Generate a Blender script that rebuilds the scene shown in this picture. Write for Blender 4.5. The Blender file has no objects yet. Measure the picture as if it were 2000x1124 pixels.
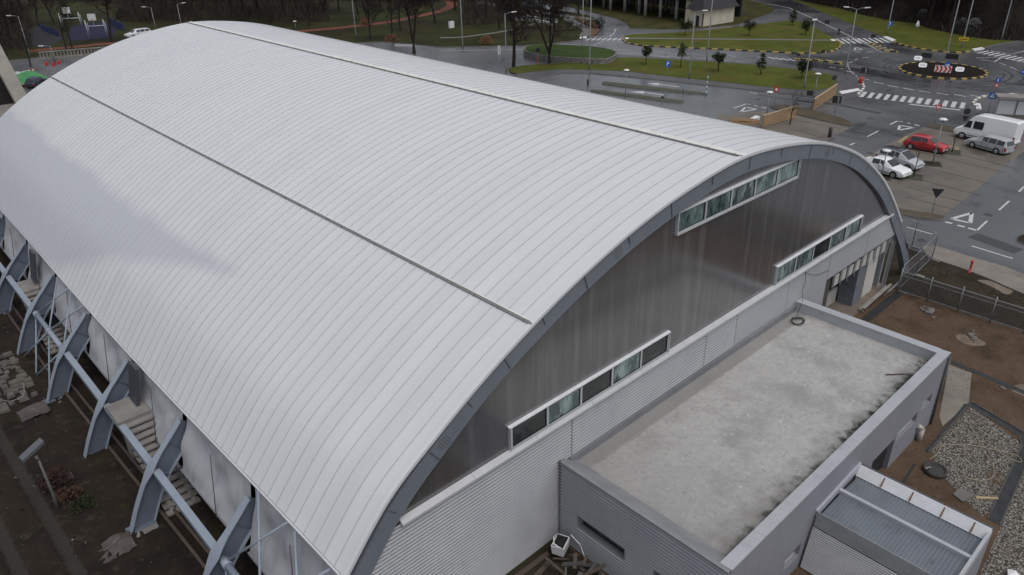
import bpy, bmesh, math, random
from mathutils import Vector, Matrix
random.seed(7)
SC = bpy.context.scene
COL = SC.collection
R_ = math.radians

# ------------------------------------------------------------------ camera
CAM = (-28.3758, -16.2663, 24.5222)
YAW, PITCH, ROLL, FPX = 0.738204, 0.482541, -0.023946, 1469.45
def cam_axes():
    cy, sy, cp, sp = math.cos(YAW), math.sin(YAW), math.cos(PITCH), math.sin(PITCH)
    f = Vector((sy*cp, cy*cp, -sp)); r = Vector((cy, -sy, 0)); u = r.cross(f)
    cr, sr = math.cos(ROLL), math.sin(ROLL)
    return cr*r + sr*u, -sr*r + cr*u, f
AX = cam_axes()
cd = bpy.data.cameras.new('camera'); cam = bpy.data.objects.new('camera', cd); COL.objects.link(cam)
m3 = Matrix((AX[0], AX[1], -AX[2])).transposed()
cam.matrix_world = Matrix.Translation(CAM) @ m3.to_4x4()
cd.sensor_width = 36; cd.lens = FPX/2000*36; cd.clip_end = 3000; cd.clip_start = .3
SC.camera = cam

# ------------------------------------------------------------------ sky, sun, exposure
W = bpy.data.worlds.new('World'); SC.world = W; W.use_nodes = True
nt = W.node_tree; nt.nodes.clear()
o_ = nt.nodes.new('ShaderNodeOutputWorld'); bg = nt.nodes.new('ShaderNodeBackground')
sky = nt.nodes.new('ShaderNodeTexSky'); sky.sky_type = 'NISHITA'; sky.sun_disc = False
SUN_EL, SUN_AZ = R_(66), R_(185)       # azimuth from +Y clockwise
sky.sun_elevation = SUN_EL; sky.sun_rotation = SUN_AZ
sky.air_density = 1.0; sky.dust_density = 3.0; sky.ozone_density = 1.5
hs = nt.nodes.new('ShaderNodeHueSaturation'); hs.inputs['Saturation'].default_value = .32
nt.links.new(sky.outputs[0], hs.inputs['Color']); nt.links.new(hs.outputs[0], bg.inputs['Color'])
nt.links.new(bg.outputs[0], o_.inputs[0]); bg.inputs['Strength'].default_value = .15
sl = bpy.data.lights.new('sun', 'SUN'); sl.energy = .6; sl.angle = R_(30); sl.color = (1, .97, .93)
so = bpy.data.objects.new('sun', sl); COL.objects.link(so)
sd = Vector((math.sin(SUN_AZ)*math.cos(SUN_EL), math.cos(SUN_AZ)*math.cos(SUN_EL), math.sin(SUN_EL)))
so.rotation_euler = sd.to_track_quat('Z', 'Y').to_euler(); so.location = (0, 0, 60)
vs = SC.view_settings; vs.view_transform = 'Standard'; vs.look = 'None'; vs.gamma = 1; vs.exposure = 0.0

# ------------------------------------------------------------------ survey helpers (photo measurements -> world points)
def ray(u, v): return AX[0]*((u-1000)/FPX) - AX[1]*((v-562)/FPX) + AX[2]
def on(u, v, ax, val):
    d = ray(u, v); t = (val-CAM[ax])/d[ax]; return Vector(CAM) + d*t
def G(u, v, z=0.0): return on(u, v, 2, z)
def GX(u, v, x): return on(u, v, 0, x)
def GY(u, v, y): return on(u, v, 1, y)
def P2(pts): return [(p.x, p.y) for p in (G(*q) for q in pts)]

# ------------------------------------------------------------------ materials
MATS = {}
def mat(name, col, rough=.6, col2=None, nscale=2.0, nmix=(.35, .65), bump=0, bscale=None, metal=0, spec=.5, detail=6, stretch=None, rough2=None, coat=0):
    if name in MATS: return MATS[name]
    m = bpy.data.materials.new(name); m.use_nodes = True; n = m.node_tree.nodes; l = m.node_tree.links
    b = n['Principled BSDF']; b.inputs['Roughness'].default_value = rough; b.inputs['Metallic'].default_value = metal
    b.inputs['Base Color'].default_value = (*col, 1); b.inputs['Specular IOR Level'].default_value = spec
    if coat: b.inputs['Coat Weight'].default_value = coat; b.inputs['Coat Roughness'].default_value = .06
    if col2 or bump:
        tc = n.new('ShaderNodeTexCoord'); mp = n.new('ShaderNodeMapping'); l.new(tc.outputs['Object'], mp.inputs[0])
        if stretch: mp.inputs['Scale'].default_value = stretch
        nz = n.new('ShaderNodeTexNoise'); nz.inputs['Scale'].default_value = nscale; nz.inputs['Detail'].default_value = detail; nz.inputs['Roughness'].default_value = .65
        l.new(mp.outputs[0], nz.inputs['Vector'])
        if col2:
            cr = n.new('ShaderNodeValToRGB'); cr.color_ramp.elements[0].position = nmix[0]; cr.color_ramp.elements[1].position = nmix[1]
            cr.color_ramp.elements[0].color = (*col, 1); cr.color_ramp.elements[1].color = (*col2, 1)
            l.new(nz.outputs[0], cr.inputs[0]); l.new(cr.outputs[0], b.inputs['Base Color'])
        if rough2 is not None:
            mr = n.new('ShaderNodeMapRange'); mr.inputs[1].default_value = nmix[0]; mr.inputs[2].default_value = nmix[1]
            mr.inputs[3].default_value = rough; mr.inputs[4].default_value = rough2
            l.new(nz.outputs[0], mr.inputs[0]); l.new(mr.outputs[0], b.inputs['Roughness'])
        if bump:
            nb = n.new('ShaderNodeTexNoise'); nb.inputs['Scale'].default_value = bscale or nscale*5; nb.inputs['Detail'].default_value = 5
            l.new(mp.outputs[0], nb.inputs['Vector'])
            bp = n.new('ShaderNodeBump'); bp.inputs['Strength'].default_value = bump; bp.inputs['Distance'].default_value = .05
            l.new(nb.outputs[0], bp.inputs['Height']); l.new(bp.outputs[0], b.inputs['Normal'])
    MATS[name] = m; return m
def nodes_of(m): return m.node_tree.nodes, m.node_tree.links, m.node_tree.nodes['Principled BSDF']
def layer(m, scale, lo, hi, colr, stretch=None, fac=1.0, detail=8, rough=None, coord='Object', loc=None):
    """blend another noise-shaped stain over the base colour of m"""
    n, l, b = nodes_of(m)
    tc = n.new('ShaderNodeTexCoord'); mp = n.new('ShaderNodeMapping'); l.new(tc.outputs[coord], mp.inputs[0])
    if stretch: mp.inputs['Scale'].default_value = stretch
    if loc: mp.inputs['Location'].default_value = loc
    nz = n.new('ShaderNodeTexNoise'); nz.inputs['Scale'].default_value = scale; nz.inputs['Detail'].default_value = detail; nz.inputs['Roughness'].default_value = .62
    l.new(mp.outputs[0], nz.inputs['Vector'])
    mr = n.new('ShaderNodeMapRange'); mr.inputs[1].default_value = lo; mr.inputs[2].default_value = hi; mr.inputs[4].default_value = fac
    l.new(nz.outputs[0], mr.inputs[0])
    blend(m, mr.outputs[0], colr, rough); return m
def blend(m, fac, colr, rough=None):
    n, l, b = nodes_of(m)
    mx = n.new('ShaderNodeMix'); mx.data_type = 'RGBA'; s = b.inputs['Base Color']
    if s.is_linked: l.new(s.links[0].from_socket, mx.inputs[6])
    else: mx.inputs[6].default_value = s.default_value
    mx.inputs[7].default_value = (*colr, 1); l.new(fac, mx.inputs[0]); l.new(mx.outputs[2], s)
    if rough is not None:
        s = b.inputs['Roughness']; mr = n.new('ShaderNodeMix'); mr.data_type = 'FLOAT'
        if s.is_linked: l.new(s.links[0].from_socket, mr.inputs[2])
        else: mr.inputs[2].default_value = s.default_value
        mr.inputs[3].default_value = rough; l.new(fac, mr.inputs[0]); l.new(mr.outputs[0], s)
def mth(m, op, a, b=None, c=None):
    n, l, _ = nodes_of(m); k = n.new('ShaderNodeMath'); k.operation = op
    for i, x in enumerate((a, b, c)):
        if x is None: continue
        if isinstance(x, (int, float)): k.inputs[i].default_value = x
        else: l.new(x, k.inputs[i])
    return k.outputs[0]
def ramp01(m, x, lo, hi):
    n, l, _ = nodes_of(m); k = n.new('ShaderNodeMapRange'); k.inputs[1].default_value = lo; k.inputs[2].default_value = hi; l.new(x, k.inputs[0]); return k.outputs[0]
def objxyz(m):
    n, l, _ = nodes_of(m); t = n.new('ShaderNodeTexCoord'); s = n.new('ShaderNodeSeparateXYZ'); l.new(t.outputs['Object'], s.inputs[0]); return s.outputs
def noise(m, scale, stretch=None, detail=5):
    n, l, _ = nodes_of(m); t = n.new('ShaderNodeTexCoord'); mp = n.new('ShaderNodeMapping'); l.new(t.outputs['Object'], mp.inputs[0])
    if stretch: mp.inputs['Scale'].default_value = stretch
    nz = n.new('ShaderNodeTexNoise'); nz.inputs['Scale'].default_value = scale; nz.inputs['Detail'].default_value = detail; l.new(mp.outputs[0], nz.inputs['Vector']); return nz.outputs[0]

# --- ground materials
M_park = mat('park_soil', (.022, .019, .012), .9, (.038, .044, .015), .09, (.38, .62), bump=.4, bscale=3)
layer(M_park, .35, .55, .72, (.055, .034, .021)); layer(M_park, 2.5, .52, .7, (.035, .040, .014), fac=.6)
M_grass = mat('verge_grass', (.055, .068, .012), .9, (.095, .108, .020), .16, (.35, .65), bump=.5, bscale=6)
layer(M_grass, .22, .48, .66, (.105, .078, .026), fac=.75); layer(M_grass, 1.1, .54, .7, (.036, .050, .010), fac=.7); layer(M_grass, 4, .5, .75, (.04, .05, .012), fac=.6)
M_scrub = mat('scrub_grass', (.030, .030, .012), .9, (.055, .060, .018), .22, bump=.5, bscale=5, spec=.08); layer(M_scrub, .3, .5, .66, (.085, .050, .026), fac=.8); layer(M_scrub, .8, .56, .7, (.04, .065, .014), fac=.6)
M_lush = mat('lush_grass', (.032, .056, .016), .9, (.052, .080, .022), .5, bump=.5, bscale=6)
M_asph = mat('wet_asphalt', (.078, .079, .082), .22, (.112, .113, .116), .11, (.35, .65), bump=.08, bscale=14, rough2=.44)
layer(M_asph, .06, .54, .62, (.034, .035, .039), stretch=(1, .35, 1), fac=.85, rough=.14); layer(M_asph, .045, .56, .6, (.095, .095, .098), stretch=(.6, 1, 1), fac=.5, loc=(31, 7, 0))
layer(M_asph, 1.6, .58, .7, (.085, .086, .088), fac=.4)
layer(M_asph, .5, .60, .63, (.030, .031, .034), stretch=(.25, 1, 1), fac=.6)
M_pave = mat('pavement_slabs', (.105, .100, .094), .45, (.15, .14, .13), .5, bump=.1, rough2=.6)
M_darkpave = mat('dark_pavement', (.060, .058, .058), .4, (.085, .082, .08), .4, bump=.1, rough2=.55)
M_beige = mat('beige_pavement', (.175, .155, .130), .6, (.23, .205, .175), .8, bump=.1)
layer(M_beige, .5, .55, .7, (.11, .1, .085), fac=.6)
M_paver = mat('parking_pavers', (.125, .108, .088), .5, (.165, .143, .115), .35, bump=.1, rough2=.65)
layer(M_paver, .22, .52, .68, (.085, .074, .062), fac=.8, rough=.35)
n, l, b = nodes_of(M_paver)
br = n.new('ShaderNodeTexBrick'); br.inputs['Scale'].default_value = 1; br.inputs['Brick Width'].default_value = .4; br.inputs['Row Height'].default_value = .2
br.inputs['Mortar Size'].default_value = .014; t_ = n.new('ShaderNodeTexCoord'); l.new(t_.outputs['Object'], br.inputs[0])
blend(M_paver, mth(M_paver, 'MULTIPLY', br.outputs['Fac'], .55), (.05, .043, .036))
M_dirt = mat('yard_dirt', (.066, .044, .030), .95, (.118, .080, .055), .35, (.35, .65), bump=.9, bscale=5)
layer(M_dirt, 1.8, .55, .72, (.14, .10, .072), fac=.7); layer(M_dirt, .5, .56, .7, (.045, .034, .022), fac=.8); layer(M_dirt, 9, .6, .7, (.035, .026, .018), fac=.7); layer(M_dirt, 22, .6, .68, (.20, .15, .11), fac=.5)
M_moss = mat('mossy_dirt', (.026, .022, .016), .95, (.050, .040, .028), .7, bump=.9, bscale=5); layer(M_moss, 3, .58, .7, (.06, .055, .02), fac=.6); layer(M_moss, 12, .64, .7, (.10, .085, .06), fac=.5)
M_soil = mat('wet_soil', (.014, .0105, .008), .85, (.028, .021, .015), .4, (.35, .65), bump=1.0, bscale=4)
layer(M_soil, 2.2, .56, .74, (.055, .044, .034), fac=.8); layer(M_soil, 14, .66, .72, (.16, .14, .11), fac=.7); layer(M_soil, .9, .6, .7, (.03, .034, .012), fac=.7)
M_gravel = mat('pebble_gravel', (.19, .175, .155), .8, (.28, .265, .24), 9, bump=1.0, bscale=12)
n, l, b = nodes_of(M_gravel); vo = n.new('ShaderNodeTexVoronoi'); vo.inputs['Scale'].default_value = 14; t_ = n.new('ShaderNodeTexCoord'); l.new(t_.outputs['Object'], vo.inputs['Vector'])
sc_ = n.new('ShaderNodeSeparateColor'); l.new(vo.outputs['Color'], sc_.inputs[0])
blend(M_gravel, ramp01(M_gravel, sc_.outputs[0], .55, .95), (.36, .34, .31)); blend(M_gravel, ramp01(M_gravel, sc_.outputs[1], .5, 1), (.07, .06, .05))
blend(M_gravel, ramp01(M_gravel, vo.outputs['Distance'], .42, .62), (.05, .043, .035))
layer(M_gravel, .55, .58, .66, (.085, .058, .038), fac=.75)
M_line = mat('road_paint', (.55, .55, .54), .5, (.36, .36, .36), 3, (.4, .75))
M_yel = mat('yellow_paint', (.50, .36, .09), .5, (.34, .25, .08), 4)
M_blk = mat('black_paint', (.022, .022, .022), .6)
M_kerb = mat('kerb_concrete', (.20, .195, .185), .7, (.13, .125, .115), 1.2)
M_kerbd = mat('dark_kerb', (.075, .072, .068), .6, (.05, .048, .045), 1.5)
M_conc = mat('concrete', (.27, .255, .235), .75, (.17, .16, .148), .8, bump=.3, bscale=6); layer(M_conc, .5, .55, .75, (.10, .095, .085), fac=.6)
M_red = mat('red_path', (.19, .062, .042), .8, (.13, .048, .035), .4)
M_soilblk = mat('black_topsoil', (.010, .008, .007), .9, (.018, .015, .012), 1.5, bump=.8, bscale=4)
for m_, s_ in ((M_park, .08), (M_grass, .08), (M_lush, .08), (M_dirt, .08), (M_moss, .08), (M_soil, .14), (M_gravel, .15), (M_red, .15), (M_soilblk, .08), (M_beige, .3), (M_conc, .25)): m_.node_tree.nodes['Principled BSDF'].inputs['Specular IOR Level'].default_value = s_
# --- hall materials
M_roof = mat('roof_sheet', (.625, .63, .645), .44, (.655, .66, .672), .5, (.3, .7), metal=.05, spec=.5)
n, l, b = nodes_of(M_roof); wn = n.new('ShaderNodeTexWhiteNoise'); wn.noise_dimensions = '1D'; l.new(mth(M_roof, 'FLOOR', mth(M_roof, 'DIVIDE', objxyz(M_roof)[1], 60/90)), wn.inputs['W'])
blend(M_roof, mth(M_roof, 'MULTIPLY', wn.outputs['Value'], .30), (.56, .565, .585))
ox = objxyz(M_roof)
strk = noise(M_roof, 1.0, (.05, 1.5, .05), 3)
blend(M_roof, mth(M_roof, 'MULTIPLY', ramp01(M_roof, strk, .45, .8), .5), (.555, .56, .58))
def matt_band(m, colr):   # matt, greyer band along the lower west slope
    ox = objxyz(m); nzf = mth(m, 'MULTIPLY', mth(m, 'SUBTRACT', noise(m, .22, None, 4), .5), 5.0)
    f1 = ramp01(m, mth(m, 'ADD', mth(m, 'MULTIPLY', ox[0], -1), mth(m, 'MULTIPLY', nzf, .3)), 16.45, 17.05)
    f2 = ramp01(m, mth(m, 'ADD', mth(m, 'ADD', ox[1], mth(m, 'MULTIPLY', ox[0], 3.9)), nzf), -49.5, -46.5)
    blend(m, mth(m, 'MULTIPLY', mth(m, 'MULTIPLY', f1, f2), .92), colr, rough=.6)
matt_band(M_roof, (.465, .48, .505))
M_seam = mat('roof_seam', (.45, .455, .48), .5, (.38, .385, .41), 1.2, metal=.1); matt_band(M_seam, (.45, .465, .49))
M_flash = mat('pale_flashing', (.58, .58, .56), .5, (.50, .495, .47), 1.5)
layer(M_flash, .6, .62, .72, (.40, .31, .13), fac=.55)
M_ledge = mat('ledge_grey', (.47, .475, .48), .5, (.41, .415, .42), 1.5); layer(M_ledge, .6, .64, .72, (.38, .32, .19), fac=.45)
M_rail = mat('dark_rail', (.075, .075, .075), .6)
M_steel = mat('blue_grey_steel', (.128, .150, .190), .42, (.108, .127, .163), .5, metal=.0); layer(M_steel, 2.5, .55, .8, (.165, .185, .22), fac=.5)
M_rim = mat('rim_grey_steel', (.145, .160, .188), .42, (.17, .187, .215), .6)
M_flange = mat('flange_steel', (.275, .315, .37), .42, (.235, .272, .325), .7)
M_gable = mat('dark_gable_sheet', (.074, .071, .071), .22, (.092, .089, .089), .14, (.35, .65), metal=.45, spec=.7)
s1 = noise(M_gable, 1.0, (2.6, 1, .16), 5)
blend(M_gable, mth(M_gable, 'MULTIPLY', ramp01(M_gable, s1, .50, .72), .6), (.175, .172, .173))
s2 = noise(M_gable, 1.0, (1.5, 1, .07), 4)
blend(M_gable, mth(M_gable, 'MULTIPLY', ramp01(M_gable, s2, .55, .75), .45), (.045, .044, .044))
gx_ = objxyz(M_gable)
gs = mth(M_gable, 'PINGPONG', gx_[0], .5)
blend(M_gable, mth(M_gable, 'MULTIPLY', ramp01(M_gable, gs, .482, .497), .22), (.030, .029, .029))
_b = nodes_of(M_gable)[2]; _b.inputs['Coat Weight'].default_value = 1; _b.inputs['Coat Roughness'].default_value = .16; _b.inputs['Coat IOR'].default_value = 1.9; _b.inputs['Metallic'].default_value = .2
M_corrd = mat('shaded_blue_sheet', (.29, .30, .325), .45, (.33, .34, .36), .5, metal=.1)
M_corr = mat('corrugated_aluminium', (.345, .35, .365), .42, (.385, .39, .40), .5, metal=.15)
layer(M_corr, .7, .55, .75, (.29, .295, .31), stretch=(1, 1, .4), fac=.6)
M_flat = mat('flat_cladding', (.35, .36, .38), .5, (.385, .395, .41), .4); layer(M_flat, .8, .55, .75, (.32, .33, .35), stretch=(1.5, 1, .3), fac=.5)
M_wall = mat('annex_render', (.215, .218, .248), .6, (.245, .248, .278), .4); layer(M_wall, 1.2, .55, .78, (.16, .165, .185), stretch=(2, 2, .25), fac=.5)
M_cap = mat('parapet_cap', (.41, .425, .45), .4, (.35, .365, .385), .7, rough2=.55); layer(M_cap, .9, .6, .7, (.27, .28, .30), fac=.6)
M_slab = mat('roof_screed', (.35, .345, .335), .75, (.44, .435, .42), 3.5, (.3, .7), bump=.25, bscale=14, spec=.25)
layer(M_slab, .45, .48, .66, (.255, .25, .24), fac=.75, detail=14); layer(M_slab, .3, .55, .7, (.52, .515, .50), fac=.5, detail=10, loc=(4, 2, 0)); layer(M_slab, 7, .53, .66, (.24, .235, .225), fac=.7); layer(M_slab, 16, .62, .7, (.22, .215, .205), fac=.7)
layer(M_slab, 3.2, .64, .69, (.60, .595, .58), fac=.6); layer(M_slab, 1.4, .63, .66, (.20, .195, .185), stretch=(1, 5, 1), fac=.5); layer(M_slab, 1.7, .64, .665, (.22, .215, .205), stretch=(4, .7, 1), fac=.5)
sx = objxyz(M_slab)
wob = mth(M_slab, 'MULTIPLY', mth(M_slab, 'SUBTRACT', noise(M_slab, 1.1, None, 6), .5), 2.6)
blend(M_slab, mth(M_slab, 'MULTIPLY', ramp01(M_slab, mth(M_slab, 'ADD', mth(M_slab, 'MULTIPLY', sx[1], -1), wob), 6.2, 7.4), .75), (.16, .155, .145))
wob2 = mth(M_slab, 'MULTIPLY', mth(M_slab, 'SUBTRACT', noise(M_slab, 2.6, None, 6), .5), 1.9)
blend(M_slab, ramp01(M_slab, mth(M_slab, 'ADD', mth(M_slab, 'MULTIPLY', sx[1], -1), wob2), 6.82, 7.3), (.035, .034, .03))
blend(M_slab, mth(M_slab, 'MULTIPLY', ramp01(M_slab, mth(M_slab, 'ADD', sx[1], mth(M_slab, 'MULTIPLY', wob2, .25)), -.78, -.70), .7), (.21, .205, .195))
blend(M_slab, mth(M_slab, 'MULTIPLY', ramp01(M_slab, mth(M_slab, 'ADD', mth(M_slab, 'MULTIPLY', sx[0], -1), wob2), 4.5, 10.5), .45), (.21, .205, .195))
M_memb = mat('membrane', (.40, .405, .43), .5, (.47, .475, .495), .3); layer(M_memb, 1.0, .52, .68, (.26, .265, .29), stretch=(1, 1.6, .45), fac=.7); layer(M_memb, 1.3, .6, .7, (.50, .50, .52), stretch=(1, 2, .5), fac=.5)
M_alu = mat('window_aluminium', (.45, .46, .47), .4, (.40, .41, .42), 2)
M_white = mat('white_metal', (.66, .67, .69), .4, (.58, .59, .61), 1.5)
M_glass = mat('window_glass', (.06, .095, .094), .12, (.27, .35, .34), .9, (.44, .62), spec=.8, stretch=(1.3, 1, .5)); layer(M_glass, 2.0, .56, .62, (.012, .018, .018), stretch=(1.2, 1, .35), fac=.85)
M_glassd = mat('dark_window_glass', (.014, .018, .017), .1, (.045, .058, .056), 1.2, (.5, .66), spec=.8)
M_void = mat('dark_interior', (.012, .012, .012), .8)
M_glz = mat('galvanised', (.30, .31, .325), .45, (.24, .25, .265), 2, metal=.3)
M_pole = mat('lamp_pole_grey', (.24, .245, .245), .5, (.19, .195, .195), 1, metal=.2)
M_shedroof = mat('shed_trough_sheet', (.165, .185, .21), .4, (.205, .225, .25), .5, metal=.3); layer(M_shedroof, 1.3, .58, .7, (.08, .09, .105), fac=.6)
M_shedwall = mat('shed_sheet', (.42, .42, .42), .45, (.50, .50, .50), .6, metal=.1); layer(M_shedwall, .9, .55, .75, (.30, .295, .29), fac=.6); layer(M_shedwall, 1.1, .66, .70, (.26, .11, .045), stretch=(1, 1, .35), fac=.9, loc=(4.1, 1.7, 0))
M_wood = mat('raw_timber', (.36, .235, .125), .75, (.26, .165, .085), 2.5, stretch=(1, 1, 6))
M_bark = mat('bark', (.028, .024, .021), .9, (.046, .039, .034), 2, spec=.1)
M_barkg = mat('grey_bark', (.045, .038, .033), .9, (.06, .052, .046), 2, spec=.1)
M_leafd = mat('dark_leaf', (.016, .022, .010), .8, (.030, .040, .016), 1.5, spec=.1)
M_leafg = mat('green_leaf', (.024, .036, .014), .8, (.042, .058, .022), 1.5, spec=.1)
M_rust = mat('dry_leaf', (.11, .045, .018), .9, (.15, .07, .03), 2)
M_brown = mat('brown_pipe', (.085, .062, .048), .7, (.06, .045, .036), 2)
M_rubber = mat('rubber', (.012, .012, .012), .8)
M_hub = mat('hubcap', (.40, .40, .41), .35, metal=.6)
M_carglass = mat('car_glass', (.012, .015, .018), .06, spec=.8)
M_trim = mat('black_trim', (.02, .02, .021), .5)
M_lamp_r = mat('tail_lens', (.30, .015, .012), .2); M_lamp_w = mat('head_lens', (.55, .56, .57), .15)
def paint(name, c): return mat(name, c, .3, coat=.6)
M_blue = mat('sign_blue', (.015, .10, .42), .4); M_signred = mat('sign_red', (.48, .025, .025), .4); M_signw = mat('sign_white', (.72, .72, .72), .4)
M_signback = mat('sign_back', (.018, .018, .019), .6); M_yellow = mat('sign_yellow', (.62, .36, .01), .5)

# ------------------------------------------------------------------ mesh builder
class MB:
    def __init__(s): s.v = []; s.f = []; s.m = []; s.sm = []
    def add(s, vs, fs, mi=0, smooth=False):
        k = len(s.v); s.v += [tuple(p) for p in vs]
        for f in fs: s.f.append(tuple(i+k for i in f)); s.m.append(mi); s.sm.append(smooth)
        return s
    def quad(s, a, b, c, d, mi=0): return s.add((a, b, c, d), ((0, 1, 2, 3),), mi)
    def hexa(s, p, mi=0):   # p: 8 pts, bottom 4 then top 4
        return s.add(p, ((3, 2, 1, 0), (4, 5, 6, 7), (0, 1, 5, 4), (1, 2, 6, 5), (2, 3, 7, 6), (3, 0, 4, 7)), mi)
    def box(s, x0, x1, y0, y1, z0, z1, mi=0):
        return s.hexa([(x0, y0, z0), (x1, y0, z0), (x1, y1, z0), (x0, y1, z0), (x0, y0, z1), (x1, y0, z1), (x1, y1, z1), (x0, y1, z1)], mi)
    def bar(s, a, b, w, h=None, mi=0, up=(0, 0, 1)):
        a = Vector(a); b = Vector(b); h = h or w; d = (b-a).normalized(); u = Vector(up)
        if abs(d.dot(u)) > .98: u = Vector((0, 1, 0)) if abs(d.y) < .9 else Vector((1, 0, 0))
        x = d.cross(u).normalized(); y = x.cross(d).normalized(); x *= w/2; y *= h/2
        return s.hexa([a-x-y, a+x-y, a+x+y, a-x+y, b-x-y, b+x-y, b+x+y, b-x+y], mi)
    def tube(s, pts, rad, n=8, mi=0, cap=True, smooth=True):
        pts = [Vector(p) for p in pts]; rs = rad if isinstance(rad, (list, tuple)) else [rad]*len(pts)
        k = len(s.v); ref = None
        for i, p in enumerate(pts):
            d = (pts[min(i+1, len(pts)-1)]-pts[max(i-1, 0)]).normalized()
            if ref is None: ref = Vector((0, 0, 1)) if abs(d.z) < .9 else Vector((1, 0, 0))
            x = d.cross(ref).normalized(); y = x.cross(d).normalized(); ref = y if abs(d.dot(y)) < .9 else ref
            for j in range(n):
                a = 2*math.pi*j/n; s.v.append(tuple(p+(x*math.cos(a)+y*math.sin(a))*rs[i]))
        for i in range(len(pts)-1):
            for j in range(n):
                a, b = k+i*n+j, k+i*n+(j+1) % n; s.f.append((a, b, b+n, a+n)); s.m.append(mi); s.sm.append(smooth)
        if cap:
            s.f.append(tuple(k+j for j in range(n))[::-1]); s.m.append(mi); s.sm.append(False)
            e = k+(len(pts)-1)*n; s.f.append(tuple(e+j for j in range(n))); s.m.append(mi); s.sm.append(False)
        return s
    def prism(s, poly, z0, z1, mi=0, mside=None):
        n = len(poly); ar = sum(poly[i][0]*poly[(i+1) % n][1]-poly[(i+1) % n][0]*poly[i][1] for i in range(n))
        if ar < 0: poly = poly[::-1]
        k = len(s.v); s.v += [(x, y, z0) for x, y in poly]+[(x, y, z1) for x, y in poly]
        s.f.append(tuple(k+n+i for i in range(n))); s.m.append(mi); s.sm.append(False)
        s.f.append(tuple(k+i for i in range(n))[::-1]); s.m.append(mi if mside is None else mside); s.sm.append(False)
        for i in range(n):
            j = (i+1) % n; s.f.append((k+i, k+j, k+n+j, k+n+i)); s.m.append(mi if mside is None else mside); s.sm.append(False)
        return s
    def flat(s, poly, z, mi=0):
        n = len(poly); ar = sum(poly[i][0]*poly[(i+1) % n][1]-poly[(i+1) % n][0]*poly[i][1] for i in range(n))
        if ar < 0: poly = poly[::-1]
        return s.add([(x, y, z) for x, y in poly], (tuple(range(n)),), mi)
    def lathe(s, prof, c=(0, 0, 0), n=12, mi=0, axis='z', smooth=True):
        k = len(s.v); c = Vector(c)
        for r, h in prof:
            for j in range(n):
                a = 2*math.pi*j/n; x, y = r*math.cos(a), r*math.sin(a)
                s.v.append(tuple(c+(Vector((x, y, h)) if axis == 'z' else Vector((x, h, y)) if axis == 'y' else Vector((h, x, y)))))
        for i in range(len(prof)-1):
            for j in range(n):
                a, b = k+i*n+j, k+i*n+(j+1) % n; s.f.append((a, b, b+n, a+n)); s.m.append(mi); s.sm.append(smooth)
        s.f.append(tuple(k+j for j in range(n))[::-1]); s.m.append(mi); s.sm.append(False)
        e = k+(len(prof)-1)*n; s.f.append(tuple(e+j for j in range(n))); s.m.append(mi); s.sm.append(False)
        return s
    def mesh(s, name, mats):
        me = bpy.data.meshes.new(name); me.from_pydata(s.v, [], s.f); me.validate()
        for m in (mats if isinstance(mats, (list, tuple)) else [mats]): me.materials.append(m)
        if len(me.polygons) == len(s.m):
            me.polygons.foreach_set('material_index', s.m); me.polygons.foreach_set('use_smooth', s.sm)
        me.update(); return me
    def build(s, name, mats, parent=None, fixn=False):
        me = s.mesh(name, mats)
        if fixn:
            b_ = bmesh.new(); b_.from_mesh(me); bmesh.ops.recalc_face_normals(b_, faces=b_.faces); b_.to_mesh(me); b_.free()
        o = bpy.data.objects.new(name, me); COL.objects.link(o)
        if parent: o.parent = parent
        return o
def tag(o, label=None, cat=None, group=None, kind=None):
    if label: o['label'] = label
    if cat: o['category'] = cat
    if group: o['group'] = group
    if kind: o['kind'] = kind
    return o
def empty(name, label, cat, loc=(0, 0, 0), rz=0, group=None):
    o = bpy.data.objects.new(name, None); COL.objects.link(o); o.location = loc; o.rotation_euler = (0, 0, rz); o.empty_display_size = .3
    return tag(o, label, cat, group)
def struct(name, mb, mats, kind='structure'): return tag(mb.build(name, mats), kind=kind)
def kids(o): return [c for c in bpy.data.objects if c.parent == o]
def dup(root, loc, rz=0, label=None, group=None, scale=1):
    r = root.copy(); COL.objects.link(r); r.location = loc; r.rotation_euler = (0, 0, rz); r.scale = (scale,)*3 if not isinstance(scale, tuple) else scale
    if label: r['label'] = label
    if group: r['group'] = group
    for c in kids(root):
        k = c.copy(); COL.objects.link(k); k.parent = r
        for g in kids(c):
            q = g.copy(); COL.objects.link(q); q.parent = k
    return r
def strip(pts, w, z0, z1, mb, mi=0, mside=None):
    """ribbon of width w along 2-D pts, as a raised prism"""
    L, Rr = [], []
    for i, p in enumerate(pts):
        a = Vector(pts[max(i-1, 0)]); b = Vector(pts[min(i+1, len(pts)-1)]); d = (b-a).normalized(); nn = Vector((-d.y, d.x))*w/2
        L.append(tuple(Vector(p)+nn)); Rr.append(tuple(Vector(p)-nn))
    for i in range(len(pts)-1):
        q = [Rr[i], Rr[i+1], L[i+1], L[i]]
        if z1 > z0: mb.prism(q, z0, z1, mi, mside)
        else: mb.flat(q, z0, mi)
def resample(pts, step, closed=False):
    pts = [Vector(p) for p in pts]
    if closed: pts.append(pts[0])
    out = [pts[0]]; acc = 0
    for a, b in zip(pts, pts[1:]):
        L = (b-a).length; t = step-acc
        while t <= L: out.append(a+(b-a)*(t/L)); t += step
        acc = (acc+L) % step
    return out
def smooth_pts(pts, it=2, closed=False):
    for _ in range(it):
        q = []; n = len(pts)
        if not closed: q.append(pts[0])
        for i in range(n if closed else n-1):
            a, b = Vector(pts[i]), Vector(pts[(i+1) % n]); q += [tuple(a*.75+b*.25), tuple(a*.25+b*.75)]
        if not closed: q.append(pts[-1])
        pts = q
    return pts

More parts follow.
